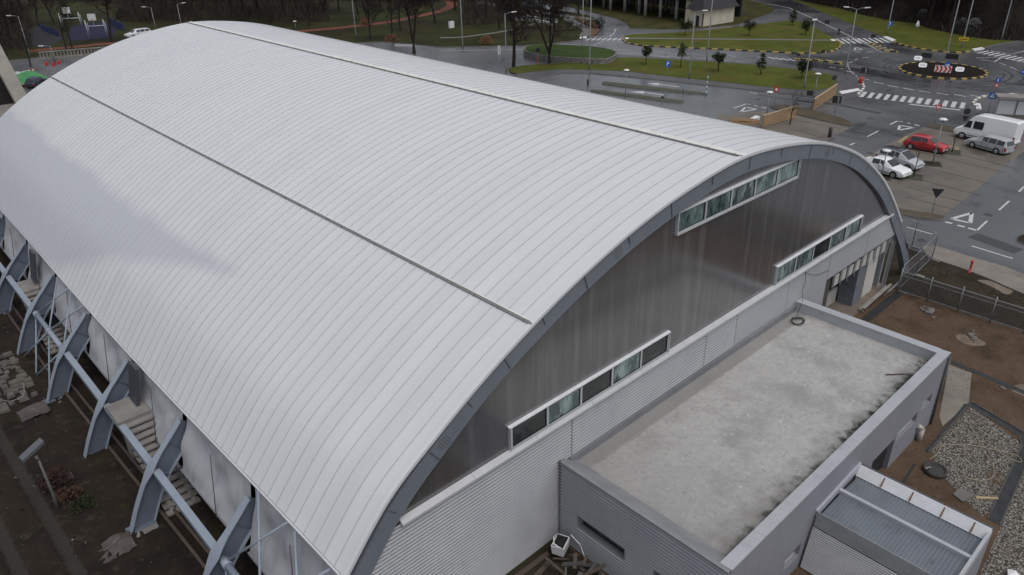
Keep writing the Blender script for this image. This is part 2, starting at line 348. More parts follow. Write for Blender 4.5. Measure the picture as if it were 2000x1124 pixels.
# ================================================================== GROUND
mb = MB(); NG = 24
for i in range(NG):
    for j in range(NG):
        x0, x1 = -700+1400*i/NG, -700+1400*(i+1)/NG; y0, y1 = -500+1400*j/NG, -500+1400*(j+1)/NG
        mb.quad((x0, y0, 0), (x1, y0, 0), (x1, y1, 0), (x0, y1, 0))
struct('ground', mb, M_park)
mb = MB(); mb.flat([(21.5, -60), (260, -60), (260, 170), (-60, 170), (-60, 61), (21.5, 61)], .004); struct('road', mb, M_asph)
# bare wet soil west of the hall, with the tyre ruts pressed into it
mb = MB(); nx, ny = 90, 150
def ruts(x, y):
    z = .03*math.sin(x*1.7+y*.6)+.04*math.sin(x*.7-y*.43+1)+random.uniform(-.03, .03)
    for c in (-27.0, -28.75):
        d = abs(x-(c+.15*math.sin(y*.15)))
        if d < .32: z -= .10*(1-(d/.32)**2)
        elif d < .6: z += .05
    return max(z, -.09)+.1
for j in range(ny+1):
    for i in range(nx+1):
        x = -37+17.5*i/nx; y = -6+80*j/ny; mb.v.append((x, y, ruts(x, y) if i < nx else .01))
for j in range(ny):
    for i in range(nx):
        a = j*(nx+1)+i; mb.f.append((a, a+1, a+nx+2, a+nx+1)); mb.m.append(0); mb.sm.append(True)
M_soilr = M_soil
ps = objxyz(M_soil)
for c in (-27.0, -28.75):
    dd = mth(M_soil, 'ABSOLUTE', mth(M_soil, 'SUBTRACT', mth(M_soil, 'SUBTRACT', ps[0], mth(M_soil, 'MULTIPLY', mth(M_soil, 'SINE', mth(M_soil, 'MULTIPLY', ps[1], .15)), .15)), c))
    blend(M_soil, mth(M_soil, 'MULTIPLY', ramp01(M_soil, mth(M_soil, 'ADD', dd, mth(M_soil, 'MULTIPLY', noise(M_soil, 2, None, 4), .25)), .42, .30), .6), (.048, .042, .037), rough=.5)
    trd = mth(M_soil, 'PINGPONG', ps[1], .09)
    blend(M_soil, mth(M_soil, 'MULTIPLY', mth(M_soil, 'MULTIPLY', ramp01(M_soil, trd, .05, .07), ramp01(M_soil, dd, .28, .2)), .6), (.02, .017, .014))
struct('soil', mb, M_soil)
# park lawn block, kerb edged
park = [(-260, 190), (-60, 152), (-10, 147.5), (3.8, 144.5), (10.4, 140), (30, 127)]+P2([(760, 82), (860, 93), (990, 91), (1030, 90), (1063, 88), (1090, 84.5), (1132, 79), (1150, 74.5), (1163, 67), (1171, 58), (1171, 48), (1163, 38), (1153, 32), (1119, 26), (1060, 18), (1000, 8)])+[(130, 190), (260, 420), (-260, 420)]
mb = MB(); mb.prism(park, -.05, .12, 0, 1); struct('park_lawn', mb, [M_park, M_kerb])
wedge = P2([(1110, 14), (1165, 27), (1200, 36), (1224, 47), (1231, 57), (1300, 59), (1350, 58.5), (1440, 49.5), (1505, 27), (1514, 21), (1500, 12), (1458, 0)])+[(330, 150), (300, 300), (150, 220)]
mb = MB(); mb.prism(wedge, -.05, .12, 0, 1); struct('hill_lawn', mb, [M_scrub, M_kerb])
vergeF = P2([(1548, 2), (1562, 6), (1625, 33), (1690, 59), (1725, 72.5), (1745, 82), (1775, 91.5), (1800, 96), (1825, 99.5), (1850, 102), (1875, 103), (1897, 100), (1925, 93), (1950, 87), (2010, 78), (2110, 62)])+[(320, 30), (420, 170), (330, 145)]
mb = MB(); mb.prism(vergeF, -.05, .12, 0, 1); struct('verge', mb, [M_grass, M_kerb])
isl = smooth_pts(P2([(1217, 77), (1219, 71), (1240, 68.5), (1350, 64), (1440, 54), (1500, 47), (1555, 40.5), (1585, 52), (1610, 66), (1630, 77), (1641, 87), (1638, 95), (1625, 100.5), (1600, 104), (1560, 104.5), (1495, 101), (1400, 96), (1300, 92), (1250, 89), (1225, 84)]), 1, True)
mb = MB(); mb.prism(isl, -.05, .13, 0, 1); struct('grass_island', mb, [M_grass, M_kerb])
mb = MB(); strip(P2([(1226, 76.5), (1350, 77.5), (1500, 79), (1628, 80.5)]), 1.3, .135, .135, mb); struct('island_path', mb, M_pave)
K = P2([(1020, 168), (1060, 152), (1100, 144), (1150, 144), (1225, 150.5), (1300, 159), (1400, 170), (1500, 180.5), (1580, 190), (1628, 196), (1655, 190), (1676, 185), (1687, 173), (1683, 161), (1660, 149), (1620, 138.5), (1560, 131.5), (1500, 127), (1425, 121.5), (1300, 114), (1206, 108), (1120, 122), (1000, 133)])
mb = MB(); mb.prism(K, -.05, .13, 0, 1); struct('pavement', mb, [M_darkpave, M_kerb])
gB = smooth_pts(P2([(1204, 113), (1300, 117.5), (1425, 125), (1500, 131.5), (1582, 140.5), (1618, 146.5), (1633, 155), (1633, 164), (1624, 172.5), (1610, 177), (1575, 179), (1500, 172.5), (1425, 164), (1300, 150.5), (1225, 141.5), (1162, 139), (1100, 136.5), (1050, 141), (1000, 148), (990, 132), (1120, 124)]), 1, True)
mb = MB(); mb.prism(gB, .1, .16, 0, 1); struct('grass_strip', mb, [M_grass, M_kerbd])
mb = MB()
mb.prism(smooth_pts(P2([(1152, 176), (1156, 181), (1240, 192), (1325, 203), (1338, 201), (1330, 198), (1240, 187)]), 1, True), -.05, .16, 0, 1)
mb.prism(smooth_pts(P2([(1175, 162.5), (1178, 166.5), (1270, 177), (1378, 187), (1383, 184), (1290, 173.5), (1185, 161.5)]), 1, True), -.05, .16, 0, 1)
struct('median', mb, [mat('median_moss', (.05, .055, .03), .9, (.075, .075, .05), 1.5), M_kerb])
# parking areas
mb = MB(); mb.flat(P2([(1400, 225), (1500, 217), (1560, 224), (1660, 250), (1640, 262), (1590, 292), (1560, 330), (1400, 300)]), .008)
mb.flat(P2([(1775, 262), (1806, 249), (1865, 261), (1900, 268), (2030, 284), (1990, 302), (1857, 412), (1846, 423), (1765, 412), (1700, 400), (1640, 330)]), .008)
struct('parking', mb, M_paver)
mb = MB()
for a, b in [((1560, 236), (1642, 252)), ((1545, 252), (1610, 270)), ((1540, 268), (1590, 285))]: strip(P2([a, b]), .16, .011, .011, mb)
for a, b in [((1790, 296), (1960, 337)), ((1800, 325), (1935, 360)), ((1775, 345), (1915, 383)), ((1770, 366), (1880, 395)), ((1770, 385), (1865, 410)), ((1830, 291), (1985, 330))]: strip(P2([a, b]), .14, .011, .011, mb)
struct('parking_bay_lines', mb, mat('dark_setts', (.045, .04, .036), .6))
mb = MB()
mb.prism(smooth_pts(P2([(1497, 210), (1525, 206), (1560, 211), (1600, 221), (1640, 231), (1662, 241), (1668, 246), (1660, 248.5), (1600, 236), (1540, 222)]), 1, True), -.05, .15, 0, 1)
mb.prism(smooth_pts(P2([(1803, 247), (1830, 244), (1868, 253), (1878, 260), (1862, 260.5), (1830, 253)]), 1, True), -.05, .15, 0, 1)
struct('planting_bed', mb, [mat('bed_soil', (.05, .042, .022), .9, (.085, .06, .035), .5), M_kerb])
mb = MB(); mb.prism(smooth_pts(P2([(1740, 405), (1775, 414), (1810, 418), (1837, 423), (1846, 428), (1838, 431.5), (1800, 429), (1740, 418)]), 1, True), -.05, .15, 0, 1); struct('parking_end_bed', mb, [mat('bed_litter', (.06, .045, .03), .9, (.10, .08, .055), 1.2), M_kerb])
mb = MB(); mb.prism(smooth_pts(P2([(1985, 466), (1990, 474), (2030, 488), (2060, 470), (2010, 458)]), 1, True), -.05, .15, 0, 1); struct('kerb_island', mb, [M_moss, M_kerb])
# yard in front of the gable
mb = MB(); mb.flat([(-21, -40), (21.4, -40), (21.4, 0), (-21, 0)], .006); struct('yard_dirt', mb, M_dirt)
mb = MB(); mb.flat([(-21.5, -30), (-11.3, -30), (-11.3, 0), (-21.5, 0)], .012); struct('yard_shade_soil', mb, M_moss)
pv = P2([(1822, 481), (1880, 500), (1962, 524), (2000, 540), (2060, 560), (2060, 600), (2000, 578), (1925, 545), (1870, 524), (1812, 505), (1800, 485)])
mb = MB(); mb.prism(pv, -.05, .13, 0, 1); struct('footway', mb, [M_beige, M_kerb])
mb = MB(); mb.flat([(21.4, -40), (29, -40), (28.2, -6), (28.4, -1), (28.8, 3), (29, 20), (21.4, 20)], .012); struct('mossy_verge', mb, M_moss)
mb = MB(); gp = [(5.9, -8.75), (11.0, -8.75), (9.45, -11.7), (8.6, -11.95), (3.7, -12.2), (2.9, -12.0), (4.5, -9.6)]
mb.flat(gp, .014); mb.flat([(3.3, -12.7), (9.6, -12.1), (12.5, -12.4), (14.4, -10.4), (15.5, -13), (12, -22), (-2, -22), (-1.2, -13.1)], .014); struct('gravel', mb, M_gravel, 'stuff')
mb = MB(); mb.flat([(9.0, -7.95), (14.3, -6.5), (14.3, -7.7), (11.2, -8.6), (8.2, -8.4)], .014); struct('paved_apron', mb, M_beige)
# dark drainage channels with pale rims
mb = MB()
for pts, w in [([(15.9, -.9), (21.0, -.85)], .55), ([(14.7, -6.5), (14.3, -10.5), (14, -14)], .4), ([(2.9, -12.45), (9.4, -11.9), (10.2, -11.55), (11.2, -8.6)], .42), ([(11.0, -8.55), (5.6, -8.6)], .14), ([(4.3, -8.6), (-1, -9.0)], .12)]:
    strip(pts, w, .016, .016, mb)
struct('drain_channel', mb, mat('channel_black', (.012, .012, .013), .5, (.03, .03, .03), 2))
mb = MB()
for pts, w in [([(2.9, -12.2), (9.3, -11.66), (10.05, -11.35), (11.0, -8.6)], .07), ([(2.9, -12.7), (9.6, -12.12), (10.45, -11.7), (11.4, -8.7)], .07), ([(11.0, -8.66), (5.6, -8.70)], .07)]: strip(pts, w, 0, .05, mb)
struct('channel_rim', mb, M_kerbd)

# ------------------------------------------------------------------ kerb stripes, road paint
def striped(pts, step, w, h, cols=(0, 1), closed=False):
    p = resample(pts, step, closed); mbk = MB()
    for i in range(len(p)-1): strip([tuple(p[i]), tuple(p[i+1])], w, 0, h, mbk, cols[i % 2])
    return mbk
def off(pts, d):
    return pts
mb = striped(P2([(1216, 74), (1217, 79), (1225, 85), (1250, 90), (1300, 93), (1400, 97), (1495, 102), (1560, 105.3), (1600, 105), (1626, 101), (1639, 95), (1642, 87), (1636, 80)]), 1.0, .32, .17)
for q in ([(1745, 83), (1775, 92.5), (1800, 97), (1825, 100.5), (1850, 103), (1875, 104), (1897, 101)], [(1552, 116), (1600, 119.5), (1645, 126.5), (1646, 123), (1600, 118.5), (1553, 115.5)], [(1696, 85.5), (1706, 90), (1723, 100), (1756, 102.5), (1730, 96), (1708, 87.5), (1697, 85.5)]):
    m2 = striped(P2(q), .9, .34, .17); mb.add(m2.v, m2.f); mb.m[-len(m2.m):] = m2.m
struct('striped_kerb', mb, [M_yel, M_blk])
mb = striped(P2([(1676, 185.5), (1687.5, 173), (1683.5, 161), (1672, 154)]), .7, .3, .17); m2 = striped(P2([(1914, 214), (1904, 207), (1900, 203), (1907, 195), (1918, 190), (1935, 187.5), (1960, 186), (1990, 184.5)]), .7, .3, .16); mb.add(m2.v, m2.f); mb.m[-len(m2.m):] = m2.m
struct('pale_striped_kerb', mb, [M_signw, mat('kerb_grey_yellow', (.22, .2, .13), .6)])
mb = MB()   # splitter island tops
mb.prism(P2([(1553, 116), (1600, 119), (1645, 126), (1646, 123.2), (1600, 118.3)]), 0, .15); mb.prism(P2([(1697, 86), (1707, 90), (1723, 99.5), (1755, 102), (1730, 96)]), 0, .15); struct('splitter_island', mb, M_pave)
c0 = (G(1768, 128)+G(1912, 150))/2; c1 = (G(1840, 124)+G(1845, 156))/2; RC = (c0+c1)/2; RR = ((G(1768, 128)-G(1912, 150)).length+(G(1840, 124)-G(1845, 156)).length)/4
circ = [(RC.x+RR*math.cos(a*math.pi/24), RC.y+RR*math.sin(a*math.pi/24)) for a in range(48)]
mb = MB(); rings = 6
for k in range(rings+1):
    rr = RR*(1-k/rings)+.02
    for a in range(48): mb.v.append((RC.x+rr*math.cos(a*math.pi/24), RC.y+rr*math.sin(a*math.pi/24), .15+.45*math.sin(k/rings*math.pi/2)))
for k in range(rings):
    for a in range(48):
        q = k*48+a; r_ = k*48+(a+1) % 48; mb.f.append((q, r_, r_+48, q+48)); mb.m.append(0); mb.sm.append(True)
struct('roundabout_soil', mb, M_soilblk)
mb = striped(circ, RR*2*math.pi/48, .36, .18, closed=True); struct('roundabout_kerb', mb, [M_yel, M_blk])
mb = MB(); ZL = .009
def line(q, w=.16, dash=None, px=True, z=ZL):
    p = P2(q) if px else q
    if not dash: strip(p, w, z, z, mb); return
    p = resample(p, dash[0]+dash[1])
    r = resample(P2(q) if px else q, .25); per = dash[0]+dash[1]
    for i in range(len(r)-1):
        if (i*.25) % per < dash[0]: strip([tuple(r[i]), tuple(r[i+1])], w, z, z, mb)
def zebra(a, b, n, d0, d1, duty=.5):
    A, B = G(*a), G(*b); D = G(*d1)-G(*d0); s = (B-A)/(n-1)
    for i in range(n):
        c = A+s*i; q = [c-s*duty/2-D/2, c+s*duty/2-D/2, c+s*duty/2+D/2, c-s*duty/2+D/2]; mb.flat([(p.x, p.y) for p in q], ZL)
zebra((1686, 185), (1880, 206.5), 13, (1681, 189.5), (1690, 179.5), .52)
zebra((1641, 81), (1727, 79), 9, (1636, 76), (1652, 85.5), .5)
zebra((1920, 102), (2010, 119), 9, (1909, 104.3), (1930, 99.6), .48)
zebra((1150, 77), (1211, 77), 7, (1207, 79.2), (1215, 74.8), .5)
zebra((1507, 114), (1546, 117.5), 4, (1501, 112), (1514, 116.6), .45)
line([(1776, 204), (1876, 215.5)], .42)
for q in [(1659, 140), (1690, 155), (1716, 162.5), (1744, 169), (1775, 174.5), (1806, 179.5), (1841, 184), (1875, 187), (1907, 188.5)]:
    p = G(*q); d = G(q[0]+8, q[1]+1.5)-p; d.normalize(); strip([tuple((p-d*.8)[:2]), tuple((p+d*.8)[:2])], .2, ZL, ZL, mb)
line([(1655, 118), (1656, 130), (1662, 142), (1678, 152)], .14, (1, .6)); line([(1646, 102.5), (1715, 101.5)], .2, (1.2, .6)); line([(1696, 112), (1674, 116), (1658, 124)], .16, (1.5, 1))
line([(1500, 8), (1542, 16), (1600, 42), (1660, 71), (1722, 101)], .2); line([(1632, 75.5), (1668, 73)], .2); line([(1660, 71), (1720, 100)], .5)
line([(860, 100), (985, 97.5)], .2); line([(985, 97.5), (1095, 97), (1130, 97)], .2); line([(1130, 97), (1210, 97.5), (1300, 103), (1430, 110), (1500, 113.5)], .17, (3, 3)); line([(1210, 107.5), (1300, 112), (1365, 115), (1430, 120), (1547, 130), (1620, 137)], .16, (2, 1.2))
line([(1093, 87), (1160, 89)], .18); line([(1160, 89), (1178, 81), (1216, 81.5)], .18); line([(1147, 72.5), (1190, 72.5)], .16); line([(1190, 72.5), (1199, 66), (1203, 57)], .16)
line([(1906, 113.5), (1955, 113.5), (2010, 124)], .2); line([(1935, 99), (1978, 106), (2010, 98)], .2); line([(1955, 113.5), (1942, 121.5)], .2); line([(1915, 117), (1945, 121), (1960, 126), (1990, 138)], .15, (2, 1))
def tri(a, b, c, w=.3):
    a, b, c = (G(*p) for p in (a, b, c))
    for p, q in ((a, b), (b, c), (c, a)): strip([tuple(p[:2]), tuple(q[:2])], w, ZL+.001, ZL+.001, mb)
tri((1755, 255), (1757.5, 245.5), (1784, 249.5)); tri((1858, 428), (1898, 416.5), (1895, 436)); tri((1446, 219.5), (1456, 210), (1478, 214)); tri((1668, 99), (1672, 93), (1684, 97), .22)
line([(1739, 243.5), (1752, 237), (1764, 238.5)], .22); line([(1772, 240.5), (1778, 241.5)], .3); line([(1786, 244), (1796, 246)], .3)
line([(1846, 434), (1860, 437)], .3); line([(1870, 440.5), (1884, 444)], .3); line([(1891, 446), (1908, 450.5)], .3); line([(1908, 450.5), (1928, 432)], .16)
line([(1694, 267.5), (1716, 256)], .16); line([(1660, 284), (1669, 280)], .2); line([(1951, 411), (1971, 393)], .16); line([(1771, 444), (1821, 458)], .16); line([(1898, 481), (1978, 505.5)], .16); line([(1990, 375), (2000, 365)], .16)
line([(1433, 212), (1457, 203.5), (1466, 205)], .2); line([(1473, 207), (1481, 208)], .25); line([(1488, 210), (1497, 211.5)], .3); line([(1464, 181), (1478, 183.5)], .2)
for tip, hb1, hb2, e0, e1 in [((1263, 163.5), (1287, 162.8), (1287, 167.5), (1287, 165.3), (1327, 170.2)), ((1231, 179.5), (1258, 178.7), (1257, 183.6), (1258, 181.2), (1297, 186))]:
    mb.flat(P2([tip, hb1, hb2]), ZL); line([e0, e1], .3)
line([(1620, 132), (1650, 135.5)], .2, (1, .5))
struct('road_markings', mb, M_line)
mb = MB(); line([(1755, 279), (1772, 267)], .18, None, True, .012); line([(1836, 281), (1872, 290), (1862, 296), (1845, 293)], .18, None, True, .012); struct('yellow_bay_marking', mb, M_yel)
mb = MB()   # white raised crossing ramps at the kerbs
for q in ([(1638, 181), (1676, 174.5), (1680, 179), (1644, 186)], [(1724, 73.5), (1733, 73), (1750, 80), (1742, 82.5)], [(1897, 97.5), (1917, 94), (1923, 96.5), (1903, 100.5)], [(1905, 203.5), (1914, 204.5), (1917, 215), (1906, 214)], [(1220, 75.5), (1227, 75.2), (1228, 77.8), (1221, 78)], [(1621, 78.5), (1630, 78.5), (1633, 82), (1625, 82)], [(1134, 73.5), (1147, 72.8), (1145, 76), (1131, 77)]):
    mb.prism(P2(q), .0, .145)
struct('crossing_ramp', mb, M_signw)
mb = MB()
for u, v in [(1700, 232), (1640, 160), (1760, 160), (1560, 100), (1300, 108), (1180, 92), (1800, 470), (1930, 420), (1480, 195), (1890, 126), (1700, 300)]: q_ = G(u, v); mb.lathe([(.36, .006), (.36, .011)], (q_.x, q_.y, 0), 14)
for q, w in [([(1560, 196), (1640, 206), (1720, 222)], .9), ([(1900, 460), (1990, 492)], 1.4), ([(1480, 186), (1600, 203)], .5)]: strip(P2(q), w, .007, .007, mb)
struct('road_patch', mb, mat('patched_asphalt', (.035, .035, .037), .5, (.05, .05, .052), 3))
mb = MB()
for k, (rr_, a0, a1) in enumerate([(1.22, 0, 3.6), (1.38, 1, 5.2), (1.55, 2.2, 6.6), (1.8, 3.4, 5.4)]):
    strip([(RC.x+RR*rr_*math.cos(a0+(a1-a0)*i/30), RC.y+RR*rr_*math.sin(a0+(a1-a0)*i/30)) for i in range(31)], .35, .0065, .0065, mb)
struct('tyre_mark', mb, mat('tyre_black', (.038, .038, .042), .42, (.06, .06, .063), 1.2))
mb = MB(); strip(smooth_pts(P2([(60, 101), (118, 95.5), (170, 91), (202, 87), (420, 75), (640, 58.5), (690, 52.5), (740, 47), (772, 43), (803, 35.5), (840, 28.5), (868, 20.5), (880, 14), (884, 9), (878, 3), (850, -2), (800, -6)]), 2), 2.6, .124, .124, mb); struct('red_path', mb, M_red)
mb = MB(); strip(smooth_pts(P2([(860, 75), (900, 75), (935, 70), (965, 66), (1000, 60), (1040, 48)]), 2), 1.2, .125, .125, mb); strip(P2([(1100, 30), (1120, 45), (1150, 60), (1142, 72)]), 2.2, .125, .125, mb); strip(smooth_pts(P2([(1040, 20), (1080, 30), (1100, 32), (1165, 40)]), 1), 2.0, .126, .126, mb); strip(P2([(935, 6), (960, 10), (985, 18)]), 3, .126, .126, mb); struct('park_path', mb, M_pave)
mb = MB(); mb.flat(P2([(133, 82), (140, 52), (200, 44), (232, 58), (215, 76)]), .128); struct('sports_court', mb, mat('court_purple', (.018, .017, .042), .8, (.026, .025, .055), .3, spec=.15))
mb = MB(); mb.flat(P2([(35, 70), (70, 52), (100, 58), (122, 76), (110, 86), (90, 96), (60, 92)]), .126); struct('paved_square', mb, mat('square_grey', (.026, .026, .030), .8, (.042, .042, .047), .3, spec=.15))
# ================================================================== SPORTS HALL
LEN, BAY = 60.0, 60.0/9
def catmull(ctrl, per=6):
    out = []
    for i in range(len(ctrl)-1):
        p0, p1, p2, p3 = (Vector(ctrl[max(0, min(len(ctrl)-1, k))]) for k in (i-1, i, i+1, i+2))
        for j in range(per):
            t = j/per; out.append(.5*((2*p1)+(p2-p0)*t+(2*p0-5*p1+4*p2-p3)*t*t+(3*p1-p0-3*p2+p3)*t**3))
    out.append(Vector(ctrl[-1])); return out
ROOF = [(-21.05, 4.75), (-19.15, 7.08), (-16.95, 8.76), (-14.85, 10.1), (-12.65, 11.2), (-10.0, 12.28), (-6.9, 13.24), (-3.6, 13.9), (0, 14.26), (3.45, 14.02), (7.03, 13.38), (10.09, 12.42), (13.02, 11.12), (16.23, 9.12), (18.61, 7.19), (20.9, 5.02)]
RP = catmull(ROOF, 9)
RIB = [(-24.5, -.15), (-23.85, 1.25), (-23.0, 2.62), (-21.3, 4.42)]+[(x, z-.14) for x, z in ROOF[1:-1]]+[(20.85, 4.85), (22.62, 3.05), (23.98, 1.4), (24.85, -.15)]
RC_ = catmull(RIB, 5)
def normals(c):
    out = []
    for i in range(len(c)):
        d = (c[min(i+1, len(c)-1)]-c[max(i-1, 0)]).normalized(); out.append(Vector((-d.y, d.x)))
    return out
RN, RCN = normals(RP), normals(RC_)
def interp(c, x):
    for a, b in zip(c, c[1:]):
        if a.x <= x <= b.x: return a.y+(b.y-a.y)*(x-a.x)/(b.x-a.x+1e-9)
    return 0
hall = empty('sports_hall', 'long barrel-vaulted sports hall with pale ribbed metal roof and dark sheet gable', 'sports hall')
# roof skin: 90 standing seam panels, each a shallow tray between two seams
NP = 90; PW = LEN/NP
EAVE = catmull([(0, .60), (6.5, .42), (13.6, .08), (20, -.12), (27, -.15), (34, -.05), (41, .12), (60, .15)], 4)   # the eave rises a little towards both gables
def lift(x, y): return interp(EAVE, min(max(y, .001), 59.99))*(max(0, -13-x)/8.05)**2
mb = MB(); ys = []
for k in range(NP):
    y0 = k*PW
    for dy, h in ((0, .02), (.010, .02), (.014, .0), (PW*.5, -.004), (PW-.014, .0), (PW-.010, .02)): ys.append((y0+dy, h))
ys.append((LEN, .02))
for y, h in ys:
    for p, nrm in zip(RP, RN): q = p+nrm*h; mb.v.append((q.x, y, q.y+lift(p.x, y)))
nr = len(RP)
for j in range(len(ys)-1):
    se = 0 if (j % 6) in (2, 3) else 1
    for i in range(nr-1):
        a = j*nr+i; mb.f.append((a, a+1, a+nr+1, a+nr)); mb.m.append(se); mb.sm.append(False)
# underside and edges
k0 = len(mb.v)
US = [LEN*i/24 for i in range(25)]
for y in US:
    for p, nrm in zip(RP, RN): q = p-nrm*.12; mb.v.append((q.x, y, q.y+lift(p.x, y)))
for i in range(nr-1):
    for s_ in range(len(US)-1): k_ = k0+s_*nr+i; mb.f.append((k_, k_+nr, k_+nr+1, k_+1)); mb.m.append(2); mb.sm.append(True)
    mb.f.append((i, k0+i, k0+i+1, i+1)); mb.m.append(0); mb.sm.append(False)
mb.build('roof', [M_roof, M_seam, M_steel], hall)
mb = MB()   # folded verge trim along the front edge
for a, b, na, nb_ in zip(RP, RP[1:], RN, RN[1:]):
    la, lb = Vector((0, lift(a.x, 0))), Vector((0, lift(b.x, 0))); A, B, A2, B2 = a+na*.05+la, b+nb_*.05+lb, a-na*.07+la, b-nb_*.07+lb
    mb.hexa([(A2.x, -.05, A2.y), (B2.x, -.05, B2.y), (B2.x, -.01, B2.y), (A2.x, -.01, A2.y), (A.x, -.05, A.y), (B.x, -.05, B.y), (B.x, .14, B.y), (A.x, .14, A.y)])
mb.build('verge_trim', M_roof, hall)
mb = MB(); zz_ = [(y, 4.75+lift(-21.05, y)-.09) for y in US]
for (ya, za), (yb, zb) in zip(zz_, zz_[1:]): mb.hexa([(-21.12, ya, za-.02), (-21.0, ya, za-.02), (-21.0, yb, zb-.02), (-21.12, yb, zb-.02), (-21.12, ya, za+.05), (-21.04, ya, za+.05), (-21.04, yb, zb+.05), (-21.12, yb, zb+.05)])
mb.build('eave_trim', M_roof, hall)
# dark safety rails with pale cover flashing across the seams
def rail(x, flash, side):
    mb = MB(); z = interp(RP, x)
    i = min(range(nr), key=lambda k: abs(RP[k].x-x)); nn = RN[i]; tt = Vector((nn.y, -nn.x))
    c = Vector((x, z))
    for s0, s1, h0, h1 in ((-.045, .02, .02, .07),):
        q = [c+tt*s0+nn*h0, c+tt*s1+nn*h0, c+tt*s1+nn*h1, c+tt*s0+nn*h1]
        mb.add([(p.x, .0, p.y) for p in q]+[(p.x, LEN, p.y) for p in q], ((0, 1, 5, 4), (1, 2, 6, 5), (2, 3, 7, 6), (3, 0, 4, 7), (0, 3, 2, 1), (4, 5, 6, 7)), 0)
    y = .4
    while y < LEN:
        p = c+nn*.08; mb.box(p.x-.05, p.x+.05, y-.02, y+.02, p.y-.07, p.y+.01, 0); y += PW*2
    q = [c+tt*(.06*side)+nn*.06, c+tt*((.06+flash)*side)+nn*.055, c+tt*((.06+flash)*side)+nn*.012, c+tt*(.06*side)+nn*.012]
    mb.build('snow_rail', [mat('rail_grey', (.19, .19, .19), .5)], hall)
    mb = MB(); mb.add([(p.x, .0, p.y) for p in q]+[(p.x, LEN, p.y) for p in q], ((0, 1, 5, 4), (1, 2, 6, 5), (2, 3, 7, 6), (3, 0, 4, 7), (0, 3, 2, 1), (4, 5, 6, 7)), 0)
    mb.build('ridge_flashing', mat('pale_ridge_strip', (.74, .73, .69), .5, (.64, .63, .59), 1.2), hall, True)
rail(0.0, .38, 1); rail(-12.66, .05, 1); rail(12.7, .1, -1)
# I-section arch: web, outer and inner flange
def arch(i0, i1, yc, depth, fw, wide_at=None, web=.03):
    mw, mf = MB(), MB()
    def width(p):
        if wide_at is None: return fw
        d = abs(p.y-wide_at); return fw+max(0, .30*(1-d/.55)) if d < .55 else fw
    for i in range(i0, i1):
        a, b, na, nb_ = RC_[i], RC_[i+1], RCN[i], RCN[i+1]; ia, ib = a-na*depth, b-nb_*depth
        mw.hexa([(ia.x, yc-web, ia.y), (ib.x, yc-web, ib.y), (ib.x, yc+web, ib.y), (ia.x, yc+web, ia.y), (a.x, yc-web, a.y), (b.x, yc-web, b.y), (b.x, yc+web, b.y), (a.x, yc+web, a.y)])
        for (p, q, n1, n2, h0, h1, k) in ((a, b, na, nb_, 0, .04, 1), (ia, ib, na, nb_, -.04, 0, 0)):
            wa, wb = (width(p)/2, width(q)/2) if k else (fw/2, fw/2)
            A0, B0, A1, B1 = p+n1*h0, q+n2*h0, p+n1*h1, q+n2*h1
            mf.hexa([(A0.x, yc-wa, A0.y), (B0.x, yc-wb, B0.y), (B0.x, yc+wb, B0.y), (A0.x, yc+wa, A0.y), (A1.x, yc-wa, A1.y), (B1.x, yc-wb, B1.y), (B1.x, yc+wb, B1.y), (A1.x, yc+wa, A1.y)])
    return mw, mf
def stiff(mb, t_i, yc, depth, w, th=.02):
    p, nn = RC_[t_i], RCN[t_i]; tt = Vector((nn.y, -nn.x)); q = p-nn*depth
    mb.hexa([(q.x-tt.x*th, yc-w, q.y-tt.y*th), (q.x+tt.x*th, yc-w, q.y+tt.y*th), (q.x+tt.x*th, yc+w, q.y+tt.y*th), (q.x-tt.x*th, yc+w, q.y-tt.y*th),
             (p.x-tt.x*th, yc-w, p.y-tt.y*th), (p.x+tt.x*th, yc-w, p.y+tt.y*th), (p.x+tt.x*th, yc+w, p.y+tt.y*th), (p.x-tt.x*th, yc+w, p.y-tt.y*th)])
NC = len(RC_)-1
mw, _ = arch(0, NC, .05, .63, .40, None); _, mf = arch(0, NC, .21, .63, .40, 2.62)
o = mw.build('gable_arch_web', M_rim, hall); mf.build('gable_arch_flange', M_rim, hall)
for i in range(4, NC-3, 4): mb = MB(); stiff(mb, i, .01, .35 if i % 8 else .61, .03, .012); mb.build('arch_stiffener', M_steel, hall)
for x in (-16.8, -7.9, 8.3):     # bolted splice plates
    i = min(range(len(RC_)), key=lambda k: abs(RC_[k].x-x)); p, nn = RC_[i], RCN[i]; tt = Vector((nn.y, -nn.x)); c = p-nn*.32
    mb = MB(); mb.lathe([(.27, .012), (.27, .02)], (c.x, 0, c.y), 14, 0, 'y')
    for a in range(-2, 3):
        for b_ in range(-2, 3):
            q = c+tt*(a*.1)+nn*(b_*.1)
            if a*a+b_*b_ < 7: mb.lathe([(.02, -.002), (.024, .012)], (q.x, 0, q.y), 6, 1, 'y')
    mb.build('splice_plate', [M_rim, M_rail], hall)
